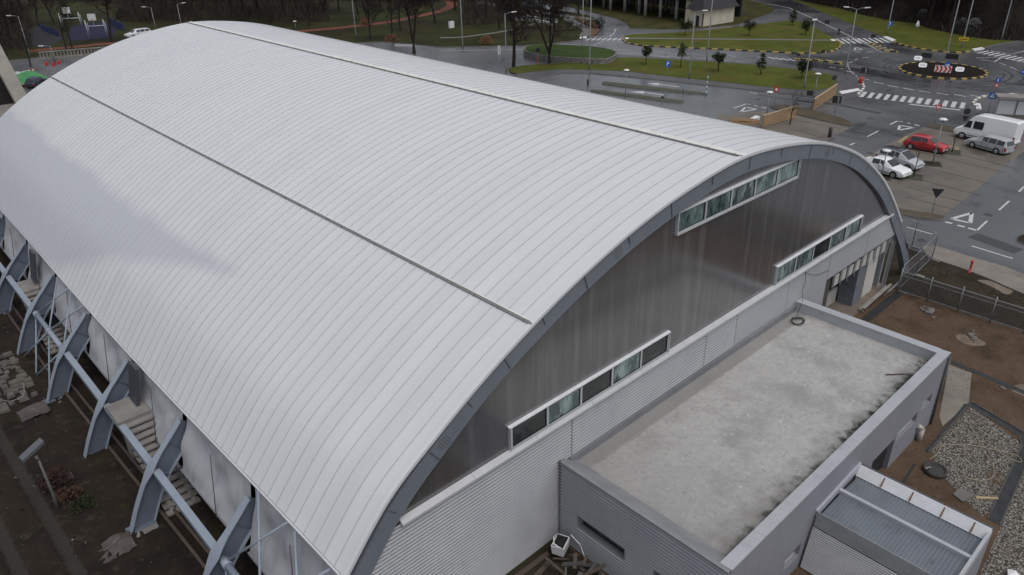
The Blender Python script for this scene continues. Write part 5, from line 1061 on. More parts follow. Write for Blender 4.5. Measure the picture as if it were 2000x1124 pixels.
# ------------------------------------------------------------------ cars
def car(name, label, cat, rear, front, near, spec, paintm, L, Wd, roofm=None):
    """rear/front: near-side wheel contact points on the ground; near: +1 if the near side is local -Y"""
    a, b = Vector(rear), Vector(front); d = (b-a); rz = math.atan2(d.y, d.x); c = (a+b)/2; side = Vector((-math.sin(rz), math.cos(rz), 0)); c = c+side*near*(Wd/2-.08)
    t = empty(name, label, cat, (c.x, c.y, .01), rz); wb = spec['wb']; S = spec['st']; k = .001
    body = MB(); n = len(S)
    for x, zl, zb, zt, wl, wt in S:
        w0 = Wd/2*wl; w1 = Wd/2*wl*.985; w2 = Wd/2*wt; zm = zl+(zb-zl)*.5
        body.v += [(x, -w0*.94, zl), (x, -w0, zm), (x, -w1, zb), (x, -w2, zt), (x, -w2*.5, zt+.035), (x, w2*.5, zt+.035), (x, w2, zt), (x, w1, zb), (x, w0, zm), (x, w0*.94, zl)]
    for i in range(n-1):
        for j in range(10): q = i*10+j; q2 = i*10+(j+1) % 10; body.f.append((q, q+10, q2+10, q2)); body.m.append(1 if roofm and i in spec['roof'] and 3 <= j <= 5 else 0); body.sm.append(False)
    body.f.append(tuple(range(10))); body.m.append(0); body.sm.append(False); body.f.append(tuple(range((n-1)*10, n*10))[::-1]); body.m.append(0); body.sm.append(False)
    bo = body.build('body', [paintm, roofm or paintm], t, True)
    MB().box(-L/2+.3, L/2-.3, -Wd/2+.1, Wd/2-.1, .07, spec['st'][2][1]+.05).build('contact_shade_box', M_rubber, t)  # dark box added below the body to deepen the contact shadow
    bv = bo.modifiers.new('bevel', 'BEVEL'); bv.width = .035; bv.segments = 2; bv.limit_method = 'ANGLE'; bv.angle_limit = R_(20)
    def win(A, B, Cc, D, nm, u0=.06, u1=.94, v0=.08, v1=.9):
        A, B, Cc, D = map(Vector, (A, B, Cc, D)); f = lambda u, v: (A*(1-u)+B*u)*(1-v)+(D*(1-u)+Cc*u)*v
        q = [f(u0, v0), f(u1, v0), f(u1, v1), f(u0, v1)]; nn = (q[1]-q[0]).cross(q[3]-q[0]).normalized(); ctr = sum(q, Vector())/4
        if nn.dot(ctr-Vector((0, 0, .7))) < 0: nn = -nn
        MB().add([p+nn*(.05 if 'side' not in nm else .012) for p in q], ((0, 1, 2, 3),)).build(nm, M_carglass, t)
    V = lambda i, j: body.v[i*10+j]
    for (i0, i1) in spec['side']:
        for lo, hi in ((2, 3), (7, 6)): win(V(i0, lo), V(i1, lo), V(i1, hi), V(i0, hi), 'side_window', .05, .95)
    i = spec['ws']; win(V(i, 3), V(i, 6), V(i+1, 6), V(i+1, 3), 'windscreen', .06, .94, .06, .94)
    i = spec['rw']
    if i is not None: win(V(i, 3), V(i, 6), V(i+1, 6), V(i+1, 3), 'rear_window', .08, .92, .15, .92)
    r = spec['r']; xf, xr = spec.get('xf', wb/2), spec.get('xr', -wb/2)
    for x in (xf, xr):
        for s in (-1, 1):
            y = s*Wd/2
            MB().lathe([(r+.06, -.01), (r+.06, .01)], (x, y*.985+s*.004, r), 20, 0, 'y').build('wheel_well_shade', M_trim, t)  # black disc paints the dark wheel well onto the body side
            w = MB().lathe([(r*.96, -.09), (r, -.05), (r, .05), (r*.93, .09)], (x, y-s*.055, r), 20, 0, 'y').build('wheel', M_rubber, t)
            MB().lathe([(r*.66, -.012), (r*.6, .012), (r*.2, .016)], (x, y+s*.032, r), 16, 0, 'y').build('hubcap', M_hub, w)
    F, Rr = S[-1], S[0]; zf = (F[1]+F[2])/2
    for i0 in sorted({i for p_ in spec['side'] for i in p_}):
        for s in (-1, 1): x = S[i0][0]; MB().box(x-.012, x+.012, s*(Wd/2*.985-.004), s*(Wd/2*S[i0][4]+.006), S[i0][1]+.12, S[i0][2]-.03).build('door_gap', M_trim, t, True)
    for s in (-1, 1):
        MB().box(F[0]-.12, F[0]+.015, s*Wd*.5*F[4]*.93-.17, s*Wd*.5*F[4]*.93+.02*s+.15, F[2]-.20, F[2]-.05).build('headlight', M_lamp_w, t)
        MB().box(Rr[0]-.012, Rr[0]+.12, s*Wd*.5*Rr[4]*.93-.1, s*Wd*.5*Rr[4]*.93+.1, Rr[2]-spec.get('tl', .2)-.05, Rr[2]-.03).build('tail_light', M_lamp_r, t)
        iw = spec['ws']; MB().box(S[iw][0]-.35, S[iw][0]-.2, s*(Wd/2+.0), s*(Wd/2+.17), S[iw][2]+.02, S[iw][2]+.16).build('mirror', paintm, t, True)
        MB().box(S[2][0]+.4, S[-3][0]-.2, s*(Wd/2-.005), s*(Wd/2+.014), S[2][1]+.17, S[2][1]+.24).build('side_strip', M_trim, t, True)
    MB().box(F[0]-.06, F[0]+.03, -Wd*.4, Wd*.4, F[1]+.0, F[1]+.17).build('front_bumper', M_trim if spec.get('dark') else paintm, t); MB().box(Rr[0]-.03, Rr[0]+.06, -Wd*.42, Wd*.42, Rr[1], Rr[1]+.2).build('rear_bumper', M_trim if spec.get('dark') else paintm, t)
    MB().box(F[0]+.0, F[0]+.02, -.32, .32, F[2]-.2, F[2]-.1).build('grille', M_trim, t); MB().box(F[0]+.03, F[0]+.04, -.26, .26, F[1]+.06, F[1]+.16).build('number_plate', M_signw, t)
    return t
def _gaps(): pass
def stn(L, rows): return [(x*L-L/2, zl, zb, zt, wl, wt) for x, zl, zb, zt, wl, wt in rows]
hatch = lambda L: dict(wb=2.5, r=.29, dark=1, ws=6, rw=1, side=((2, 4), (4, 6)), roof=(2, 3, 4, 5), st=stn(L, [(0, .3, .72, .74, .90, .80), (.03, .24, .80, .84, .96, .84), (.15, .2, .86, 1.34, 1, .74), (.24, .2, .86, 1.39, 1, .73), (.42, .2, .86, 1.41, 1, .74), (.5, .2, .86, 1.39, 1, .74), (.57, .2, .86, 1.33, 1, .74), (.74, .2, .84, .87, 1, .88), (.95, .22, .70, .72, .95, .84), (1, .3, .60, .62, .88, .78)]))
wag = lambda L: dict(wb=2.55, r=.31, ws=7, rw=0, side=((1, 3), (3, 5), (5, 7)), roof=(1, 2, 3, 4, 5, 6), tl=.3, st=stn(L, [(0, .3, .85, .88, .94, .84), (.06, .22, .92, 1.40, 1, .72), (.14, .2, .92, 1.46, 1, .74), (.25, .2, .92, 1.48, 1, .75), (.27, .2, .92, 1.48, 1, .75), (.45, .2, .91, 1.48, 1, .75), (.47, .2, .91, 1.48, 1, .75), (.60, .2, .90, 1.42, 1, .75), (.76, .2, .88, .91, 1, .88), (.95, .22, .74, .76, .95, .84), (1, .3, .62, .64, .88, .76)]))
mpv = lambda L: dict(wb=2.6, r=.31, ws=6, rw=0, side=((1, 3), (3, 4), (4, 6)), roof=(1, 2, 3, 4, 5), tl=.4, st=stn(L, [(0, .3, .9, .93, .94, .84), (.07, .22, 1.0, 1.50, 1, .74), (.14, .2, 1.0, 1.58, 1, .76), (.28, .2, .98, 1.6, 1, .77), (.45, .2, .97, 1.6, 1, .77), (.5, .2, .96, 1.58, 1, .77), (.56, .2, .96, 1.54, 1, .77), (.80, .2, .92, .96, 1, .86), (.95, .22, .76, .79, .95, .82), (1, .3, .62, .65, .88, .76)]))
sal = lambda L: dict(wb=2.65, r=.32, ws=6, rw=2, side=((3, 5), (5, 6)), roof=(3, 4, 5), st=stn(L, [(0, .32, .80, .84, .92, .82), (.03, .25, .92, .96, .97, .86), (.14, .2, .95, .99, 1, .86), (.28, .2, .93, 1.40, 1, .74), (.4, .2, .92, 1.45, 1, .75), (.46, .2, .92, 1.46, 1, .75), (.56, .2, .91, 1.38, 1, .75), (.74, .2, .88, .92, 1, .88), (.95, .22, .74, .77, .95, .84), (1, .3, .6, .63, .88, .78)]))
van = lambda L: dict(wb=3.6, xf=L/2-.95, xr=-L/2+1.15, r=.35, ws=6, rw=None, side=(), roof=(), tl=.7, st=stn(L, [(0, .45, 1.25, 2.55, .98, .86), (.02, .4, 1.3, 2.68, 1, .88), (.3, .35, 1.3, 2.72, 1, .88), (.6, .35, 1.3, 2.72, 1, .88), (.66, .35, 1.3, 2.68, 1, .87), (.70, .35, 1.3, 2.60, 1, .84), (.745, .35, 1.28, 2.45, 1, .80), (.885, .35, 1.22, 1.32, 1, .84), (.97, .38, 1.02, 1.08, .96, .82), (1, .42, .85, .92, .9, .78)]))
bd = (G(1960, 337)-G(1790, 296)).normalized()
rw, fw = G(1776, 291), G(1828, 301)
M_redp, M_silver, M_whitep, M_silv2 = paint('red_paint', (.40, .018, .025)), paint('silver_paint', (.36, .375, .39)), paint('white_car_paint', (.80, .81, .82)), paint('warm_silver_paint', (.42, .43, .45))
car('hatchback', 'red three-door hatchback parked beside the yellow bay marking', 'car', rw, fw, 1, hatch(4.0), M_redp, 4.0, 1.65)
car('estate_car', 'silver estate car parked in front of the white van', 'car', G(1945, 302), G(1897, 289), -1, wag(4.3), M_silver, 4.3, 1.68)
vd = (G(1983, 292)-G(1880, 270)).normalized(); vf = G(1880, 272)
v_ = car('panel_van', 'tall white panel van with black side windows at the right edge of the parking', 'van', vf+vd*3.8, vf, -1, van(6.0), M_whitep, 6.0, 1.95)
for s in (-1, 1):
    y = s*.985
    q = lambda x0, x1, z0, z1, sl=0: [(x0, y*1.0, z0), (x1, y*1.0, z0), (x1-sl, y*.895, z1), (x0, y*.895, z1)]
    for nm, pts in (('side_window', q(.15, 1.15, 1.34, 2.12)), ('cab_window', q(1.35, 2.15, 1.34, 2.05, .42))):
        o = MB().add([(a, b+s*.02, c) for a, b, c in pts], ((0, 1, 2, 3),)).build(nm, M_carglass, v_)
f2 = G(1771, 334); car('small_people_carrier', 'silver people carrier with dark glass roof beside the white saloon', 'car', f2-bd*2.6, f2, 1, mpv(4.1), M_silv2, 4.1, 1.75, paint('dark_roof_glass', (.02, .022, .03)))
f3 = G(1743, 348.5); car('saloon_car', 'white saloon half hidden behind the right edge of the hall roof', 'car', f3-bd*2.65, f3, 1, sal(4.5), M_whitep, 4.5, 1.75)
p = G(262, 72); car('parked_estate', 'white vehicle roof showing just above the far roof edge by the court', 'car', p+Vector((1.9, .2, 0)), p-Vector((.8, .0, 0)), 1, wag(5.0), M_whitep, 5.0, 1.85)
p = G(74, 172); car('dark_car', 'dark blue car roof beside the green tarpaulin behind the roof edge', 'car', p, p+Vector((1.8, 1.8, 0)), 1, hatch(4.0), paint('navy_paint', (.012, .018, .035)), 4.0, 1.65)
# ------------------------------------------------------------------ shelter at the right edge
p = G(1942, 232); t = empty('bus_shelter', 'grey flat-roofed shelter with three pale panels at the right kerb corner', 'shelter', (p.x, p.y, 0), face(p, 14))
MB().box(-.3, 6.5, -.5, 1.6, 2.45, 2.62).build('roof', M_conc, t); MB().box(-.3, 6.5, -.6, 1.7, 0, .16).build('plinth', M_conc, t); MB().box(-.1, 6.3, -.15, .0, .16, .55).build('low_wall', mat('stained_wall', (.17, .155, .135), .8, (.10, .09, .08), 1), t)
for i, (a, b) in enumerate([(0, 1.7), (1.95, 3.15), (3.35, 5.2)]): f = MB().box(a-.06, b+.06, -.08, -.02, .55, 2.2).build('panel_frame', M_signback if i == 1 else M_glz, t); MB().box(a, b, -.1, -.085, .6, 2.15).build('panel', mat('pale_panel', (.48, .49, .51), .4), f)
for x in (-.1, 1.82, 3.25, 6.2): MB().box(x-.05, x+.05, -.08, .02, .16, 2.45).build('post', M_glz, t)
# ------------------------------------------------------------------ stone walled green bed
out = smooth_pts(P2([(1022, 112), (1024, 100), (1060, 97.5), (1110, 98.5), (1170, 103), (1203, 110.5), (1206, 116), (1196, 124), (1180, 128.5), (1130, 126), (1060, 121)]), 2, True)
t = empty('raised_bed', 'raised green bed held by a rough stone wall beside the forked trees', 'raised bed', (0, 0, 0))
cx, cy = sum(p[0] for p in out)/len(out), sum(p[1] for p in out)/len(out); inn = [(cx+(x-cx)*.965, cy+(y-cy)*.965) for x, y in out]
M_wallst = mat('dry_stone', (.15, .14, .13), .9, (.24, .225, .21), 1.5, bump=.8, bscale=6)
n, l, b = nodes_of(M_wallst); vo = n.new('ShaderNodeTexVoronoi'); vo.inputs['Scale'].default_value = 2.4; vo.feature = 'DISTANCE_TO_EDGE'; t_ = n.new('ShaderNodeTexCoord'); l.new(t_.outputs['Object'], vo.inputs['Vector']); blend(M_wallst, ramp01(M_wallst, vo.outputs['Distance'], .07, .02), (.035, .032, .03))
mb = MB(); k = len(out)
for i in range(k): a, b_, c, d = out[i], out[(i+1) % k], inn[(i+1) % k], inn[i]; mb.hexa([(*a, 0), (*b_, 0), (*c, 0), (*d, 0), (*a, .95), (*b_, .95), (*c, .98), (*d, .98)])
mb.build('stone_wall', M_wallst, t); mb = MB(); mb.flat(inn, .93); mb.build('turf', M_lush, t)
# ------------------------------------------------------------------ cream house and concrete frame
hx = G(1371, 54); hy = G(1432, 44); d = (hy-hx); rz = math.atan2(d.y, d.x); L = d.length
t = empty('cream_house', 'cream plastered house with steep dark roof beside the upper road', 'house', (hx.x, hx.y, 0), rz)
M_cream = mat('cream_plaster', (.50, .45, .36), .8, (.60, .55, .45), .5); layer(M_cream, .6, .55, .75, (.30, .265, .215), fac=.6); M_darkroof = mat('dark_tiles', (.020, .019, .021), .7, (.032, .030, .032), 1.2)
HW = 3.3
MB().box(0, L, 0, 3.4, 0, HW).build('wall', M_cream, t)
mb = MB(); e = .7
mb.add([(-e, -e, HW-.1), (L+e, -e, HW-.1), (L+e, 3.4+e, HW-.1), (-e, 3.4+e, HW-.1), (1.6, 1.9, HW+3.6), (L-1.6, 1.9, HW+3.6)], ((0, 1, 5, 4), (1, 2, 5), (2, 3, 4, 5), (3, 0, 4), (3, 2, 1, 0))); mb.build('roof', M_darkroof, t)
MB().box(-.05, -.005, .9, 1.7, 0, 2.1).build('door', M_trim, t); MB().box(-.1, .2, -.05, .02, .2, 2.6).build('drainpipe', M_signback, t)
gp_ = G(1337, 46); g0 = empty('gabled_house', 'narrow white gabled house with red brick infill left of the cream house', 'house', (gp_.x, gp_.y, 0), rz_right(gp_))
MB().box(0, 2.9, 0, 6, 0, 5.6).build('wall', M_cream, g0); MB().box(.95, 2.3, -.06, -.005, .2, 3.4).build('brick_panel', mat('old_brick', (.16, .06, .04), .9, (.22, .09, .06), 3), g0); MB().box(1.0, 1.8, -.05, -.004, 4.2, 5.3).build('window', mat('red_shutter', (.14, .04, .035), .7), g0)
mb = MB(); mb.add([(-.35, -.4, 5.4), (3.25, -.4, 5.4), (3.25, 6.3, 5.4), (-.35, 6.3, 5.4), (1.45, -.4, 8.2), (1.45, 6.3, 8.2)], ((0, 4, 5, 3), (1, 2, 5, 4), (0, 1, 4), (3, 5, 2))); mb.build('roof', M_darkroof, g0)
f0, f1 = G(1122, 12), G(1345, 50); d = (f1-f0); rz = math.atan2(d.y, d.x); L = d.length
t = empty('concrete_frame', 'unfinished concrete frame building on rows of round grey columns', 'concrete frame', (f0.x, f0.y, .1), rz)
cols = [(1126, 8), (1147, 12), (1179, 16), (1192, 22), (1220, 24), (1248, 27), (1260, 33), (1289, 36), (1320, 40)]
for i, q in enumerate(cols):
    w = G(*q)-f0; x, y = w.dot(d.normalized()), w.dot(Vector((-d.y, d.x, 0)).normalized()); MB().tube([(x, y, 0), (x, y, 5.6)], .36, 12).build('column', mat('column_grey', (.34, .335, .33), .8, (.26, .255, .25), 1), t); MB().tube([(x+1.5, y+6.5, 0), (x+1.5, y+6.5, 5)], .3, 10).build('column', M_conc, t); MB().tube([(x+.5, y+13, 0), (x+.5, y+13, 5)], .3, 10).build('column', M_conc, t)
MB().box(-3, L-1, .6, 14, 4.6, 5.1).build('floor_slab', M_conc, t); MB().box(-3, L-1, 15.5, 16, 0, 5).build('back_wall', M_void, t)
# ------------------------------------------------------------------ courts and left background
bq = [((82, 60), (116, 73), 1.35, 'blue panel fence along the left end of the sports court'), ((213, 47), (243, 62), 1.6, 'blue panel fence at the right end of the court behind the trunk')]
for a, b, h, lab in bq:
    a, b = G(*a), G(*b); d = b-a; L = d.length; t = empty('blue_fence', lab, 'fence', (a.x, a.y, 0), math.atan2(d.y, d.x)); n = max(4, int(L/2.2)); M_bf = mat('fence_blue', (.022, .040, .135), .5, (.032, .052, .165), 1)
    for i in range(n): MB().box(L*i/n+.1, L*(i+1)/n-.1, -.03, .03, .15, h).build('panel', M_bf, t)
    for i in range(n+1): MB().box(L*i/n-.05, L*i/n+.05, -.05, .05, 0, h+.1).build('post', M_bf, t)
def goal(b, w, h, lab, gh):
    p = G(*b); t = empty('goal_frame', lab, 'goal with hoop', (p.x, p.y, 0), face(p, -12), 'goal frames with hoop boards'); mg = mat('goal_white', (.40, .45, .48), .5)
    for s in (0, w): MB().tube([(s, 0, 0), (s, 0, h)], .10, 8).build('post', mg, t); MB().tube([(s, 1.5, 0), (s, 1.5, h*.8)], .06, 6).build('rear_post', mg, t)
    MB().tube([(0, 0, gh), (w, 0, gh)], .10, 8).build('crossbar', mg, t); MB().box(w*.45-.75, w*.45+.75, -.3, -.22, h-.1, h+1.2).build('backboard', M_signw, t); MB().tube([(w*.45, 0, gh), (w*.45, .2, h+.3)], .07, 6).build('hoop_mast', mg, t)
    mb = MB(); pts = [(w*.45+.25*math.cos(a*.5236), -.6+.25*math.sin(a*.5236), h+.1) for a in range(13)]; mb.tube(pts, .03, 5); mb.build('hoop', M_signred, t)
goal((122, 55), 3.9, 3.1, 'white goal frame with basketball board at the far side of the court', 1.9); goal((174, 74), 3.4, 3.4, 'white goal frame with basketball board at the near side of the court by the trunk', 2.2)
a, b = G(79, 117), G(176, 109); d = b-a; t = empty('park_balustrade', 'low grey park wall with pierced pattern below the red path', 'wall', (a.x, a.y, 0), math.atan2(d.y, d.x)); L = d.length
MB().box(0, L+25, 0, .3, 0, .35).build('base', M_conc, t); MB().box(0, L+25, -.03, .33, 1.15, 1.3).build('coping', M_conc, t)
mb = MB(); x = 0
while x < L+25: mb.box(x, x+.25, .05, .25, .35, 1.15); x += .55
tag(mb.build('balusters', M_conc, t), kind='stuff')
t = empty('old_grandstand', 'old concrete grandstand end with slanting pale fin beyond the hall', 'grandstand', (0, 0, 0))
MB().hexa([(-15.4, 70, 14.5), (-14.2, 70, 14.5), (-12.4, 70, 4), (-13.6, 70, 4), (-15.4, 71, 14.5), (-14.2, 71, 14.5), (-12.4, 71, 4), (-13.6, 71, 4)]).build('fin', mat('pale_fin', (.50, .47, .41), .8, (.38, .355, .31), .5), t, True)
MB().box(-40, -13.6, 71, 72, 0, 12.6).build('back_wall', M_void, t); MB().box(-40, -13.0, 66, 71, 7.1, 7.4).build('tier_slab', M_conc, t); MB().box(-40, -13.2, 66.2, 71, 0, 7.1).build('tier_wall', M_darkpave, t)  # black back wall paints the dark opening of the stand
for (b, s) in [((57, 160), 1.0)]:
    p = G(*b); rnd = random.Random(2); mb = MB(); n = 8
    for j in range(n+1):
        for i in range(n+1): mb.v.append((p.x-2.4+4.8*i/n, p.y-4+8*j/n, .9+.35*math.sin(i*.9)*math.cos(j*.6)+.1*rnd.random()-(.9 if i in (0, n) or j in (0, n) else 0)))
    for j in range(n):
        for i in range(n): q = j*(n+1)+i; mb.f.append((q, q+1, q+n+2, q+n+1)); mb.m.append(0); mb.sm.append(True)
    tag(mb.build('tarpaulin', mat('tarp_green', (.035, .20, .06), .5, (.05, .26, .08), .8)), 'bright green tarpaulin over a heap beyond the hall', 'tarpaulin')
for b, lab in [((95, 140), 'red and white barrier post, leftmost of the three behind the roof'), ((109, 141), 'red and white barrier post, middle one of the three behind the roof'), ((119, 137), 'red and white barrier post, rightmost and half hidden by the roof')]:
    p = G(*b); t = empty('barrier_post', lab, 'barrier post', (p.x, p.y, 0), face(p), 'red barrier posts'); MB().box(-.14, .14, -.14, .14, 0, .95).build('cabinet', M_glz, t); MB().box(-.24, .24, -.2, .2, .95, 1.5).build('red_head', M_signred, t)
a, b = G(38, 156), G(73, 148); t = empty('barrier_gate', 'white barrier arm with red tip lowered across the entrance', 'barrier', (a.x, a.y, 0), math.atan2(b.y-a.y, b.x-a.x)); L = (b-a).length; MB().box(0, L*.7, -.08, .08, .9, 1.08).build('arm', M_signw, t)
for i in range(3): MB().box(L*(.7+.1*i), L*(.8+.1*i), -.08, .08, .9, 1.08).build('band', M_signred if i % 2 == 0 else M_signw, t)
MB().box(-.25, .25, -.25, .25, 0, 1.2).build('cabinet', M_signw, t)
a, b = G(1098, 152), G(1150, 149)
a, b = G(772, 97), G(806, 97); t = empty('guard_rail', 'pale guard rail beside the V-shaped tree behind the roof', 'guard rail', (a.x, a.y, 0), math.atan2(b.y-a.y, b.x-a.x)); MB().box(0, (b-a).length, -.05, .05, .55, .85).build('beam', M_signw, t)
for i in range(4): MB().box((b-a).length*i/3-.05, (b-a).length*i/3+.05, 0, .1, 0, .6).build('post', M_glz, t)
a, b = G(975, 107), G(975, 92); t = empty('white_marker', 'white double marker post beside the straight road by the black tree', 'marker post', (G(975, 107).x, G(975, 107).y, 0)); MB().box(-.25, -.08, -.1, .1, 0, hgt((975, 107), 90)).build('post', M_signw, t); MB().box(.08, .25, -.1, .1, 0, hgt((975, 107), 90)).build('post', M_signw, t)
for i, (b, r, lab) in enumerate([((1032, 48), 3.0, 'pale curved concrete bench, the left arc by the far trees'), ((1043, 42), 3.0, 'pale curved concrete bench, the right arc by the far trees')]):
    p = G(*b); mb = MB(); strip([(p.x+r*math.cos(a*.2), p.y+r*2*math.sin(a*.2)) for a in range(-6, 7)], .7, .1, .55, mb); tag(mb.build('curved_bench', M_line), lab, 'bench')
p = G(882, 58); tag(MB().box(p.x-.6, p.x+.6, p.y-.2, p.y+.2, .3, 1.6).build('notice_board', M_signw), 'small white notice board among the park trees left of the black tree', 'notice board')
# ------------------------------------------------------------------ trees
def branch(mb, p, d, L, r, n, rnd, sides, bend=.16, grav=0):
    pts, rs = [p.copy()], [r]; q = p.copy(); dd = d.copy()
    for i in range(n):
        dd = (dd+Vector((rnd.gauss(0, bend), rnd.gauss(0, bend), rnd.gauss(0, bend)+grav))).normalized(); q = q+dd*(L/n); pts.append(q.copy()); rs.append(r*(1-.62*(i+1)/n))
    mb.tube(pts, rs, sides, cap=False); return pts, rs, dd
def bare_tree_mesh(seed, H=12, fork=1, lean=0, spread=.75, twig=.036, dens=1.0):
    rnd = random.Random(seed); tr, cr = MB(), MB()
    def sub(pts, rs, lvl, L):
        n = [0, 9, 7, 6, 4][lvl]; n = max(2, int(n*dens))
        for i in range(n):
            f = rnd.uniform(.3, 1.0); k = min(len(pts)-2, int(f*(len(pts)-1))); p = pts[k].lerp(pts[k+1], rnd.random()); d0 = (pts[k+1]-pts[k]).normalized(); o = Vector((rnd.gauss(0, 1), rnd.gauss(0, 1), rnd.gauss(0, .5)+.25)).normalized(); d = (d0*(1-spread*.55)+o*spread).normalized(); l2 = L*rnd.uniform(.42, .72)
            q, r2, _ = branch(cr, p, d, l2, max(twig*.6, rs[k]*.55), 3, rnd, 4 if lvl < 2 else 3, .2, .05)
            if lvl < 4: sub(q, r2, lvl+1, l2)
    stems = [Vector((lean, 0, 1))] if fork == 1 else [Vector((math.cos(2*math.pi*i/fork+.3)*.38, math.sin(2*math.pi*i/fork+.3)*.38, 1)).normalized() for i in range(fork)]
    base = Vector((0, 0, 0))
    if fork > 1: pts, rs, _ = branch(tr, base, Vector((0, 0, 1)), H*.14, H*.027, 2, rnd, 8, .03); base = pts[-1]
    for s in stems:
        pts, rs, _ = branch(tr, base, s.normalized(), H*(.72 if fork == 1 else .66), H*(.019 if fork == 1 else .017), 7, rnd, 8, .07, .03); sub(pts, rs, 1, H*.5)
    return tr.mesh('trunk', M_bark), cr.mesh('crown', M_bark)
PROTO = [bare_tree_mesh(1, 12), bare_tree_mesh(2, 12, 2), bare_tree_mesh(3, 13, 1, .05, .6), bare_tree_mesh(4, 10, 3), bare_tree_mesh(5, 14, 1, .1, .8, .045), bare_tree_mesh(6, 7, 1, 0, .6, .02, .75)]
def tree(k, b, s, rz, lab, group=None, z=0, world=None):
    p = world or G(*b); t = empty('bare_tree', lab, 'tree', (p.x, p.y, z), rz, group); t.scale = (s, s, s)
    for nm, m in zip(('trunk', 'crown'), PROTO[k]): o = bpy.data.objects.new(nm, m); COL.objects.link(o); o.parent = t
    return t
tree(1, (809, 104), 1.05, 1.2, 'bare tree with wide V-shaped fork beside the road just above the hall ridge')
tree(4, (1003, 131), 1.15, .4, 'big black bare tree left of the stone walled bed'); tree(3, (1073, 125), 1.25, 2.0, 'black bare tree dividing low into three limbs in front of the stone walled bed')
tree(4, (219, 83), 1.1, 2.6, 'thick leaning bare tree in front of the sports court'); tree(2, (77, 54), .95, .3, 'slender bare tree left of the far goal frame'); tree(2, (107, 49), .9, 1.9, 'slender bare tree just left of the blue panel fence')
tree(5, (60, 131), 1.0, .7, 'small slim bare tree under the left street lamp'); tree(5, (130, 102), 1.15, .9, 'young thin bare tree between the court and the balustrade'); tree(5, (141, 96), 1.1, 2.2, 'young thin bare tree right of the other one by the balustrade')
tree(0, (724, 80), .8, .2, 'bare tree close behind the ridge left of the V-shaped tree'); tree(0, (769, 79), .85, 2.2, 'bare tree with orange leaf litter beside the V-shaped tree'); tree(0, (783, 62), 1.0, 1.0, 'dark bare tree where the red path bends behind the ridge')
tree(2, (930, 27), 1.35, 1.1, 'dark thick trunk right of the red path loop'); tree(2, (889, 21), 1.2, .1, 'dark trunk standing at the tip of the red path loop'); tree(0, (976, 58), 1.0, 2.4, 'dense bare tree behind the white marker post'); tree(3, (1130, 28), 1.1, .5, 'bare tree left of the round evergreen at the side road')
M_n = 'bare tree in the crowded dark stand at the upper left corner'
for i, b in enumerate([(6, 40), (22, 92), (30, 60), (-20, 70), (12, 110), (45, 30), (-10, 20), (-40, 95), (60, 14)]): tree([0, 4, 2, 3][i % 4], b, 1.15+.1*(i % 3), i*1.3, M_n, 'dark stand at the upper left')
for i, b in enumerate([(265, 30), (292, 48), (318, 36), (345, 20), (372, 34), (398, 18), (425, 35), (452, 22), (478, 42), (505, 30), (530, 48), (556, 34), (580, 20), (604, 52), (635, 30), (412, 4), (350, 2), (480, 4), (545, 4), (290, 8)]): tree([0, 2, 4, 1, 3][i % 5], b, .95+.12*(i % 4), i*.9, 'bare tree in the long dark row rising behind the far end of the roof', 'dark row behind the roof')
for i, b in enumerate([(662, 22), (700, 30), (717, 44), (742, 14), (830, 8), (850, 46), (950, 40), (1010, 22), (990, 6), (1055, 6), (1085, 22), (920, 2), (1060, 60)]): tree([0, 2, 1, 4][i % 4], b, .9+.1*(i % 3), i*1.7, 'bare tree scattered in the park between the red path and the side road', 'scattered park trees')
tree(5, (1542, 244), .55, .2, 'tiny bare sapling in front of the lower timber barrier')
def sapling(b, top, lab):
    p = G(*b); h = hgt(b, top); t = empty('sapling', lab, 'sapling', (p.x, p.y, 0), .3, 'saplings in kerb squares'); rnd = random.Random(int(b[0])); mb = MB(); mb.tube([(0, 0, 0), (.03, 0, h*.6), (0, 0, h)], [.05, .04, .02], 6); mb.build('trunk', M_bark, t); mb = MB()
    for i in range(14): z = h*rnd.uniform(.55, 1); a = rnd.uniform(0, 6.28); mb.tube([(0, 0, z), (.25*math.cos(a), .25*math.sin(a), z+.35)], .012, 3)
    mb.build('crown', M_bark, t); mb = MB()
    for a, c in (((-.75, -.75), (.75, -.75)), ((.75, -.75), (.75, .75)), ((.75, .75), (-.75, .75)), ((-.75, .75), (-.75, -.75))): strip([a, c], .12, .012, .07, mb)
    mb.flat([(-.7, -.7), (.7, -.7), (.7, .7), (-.7, .7)], .016, 1); mb.build('kerb_square', [M_kerbd, mat('square_grass', (.035, .05, .018), .9, (.05, .045, .03), 2)], t)
sapling((1784, 346), 300, 'thin dark sapling in a mossy kerb square beside the pale cars'); sapling((1859, 298), 266, 'thin dark sapling in a kerb square between the red car and the silver estate')
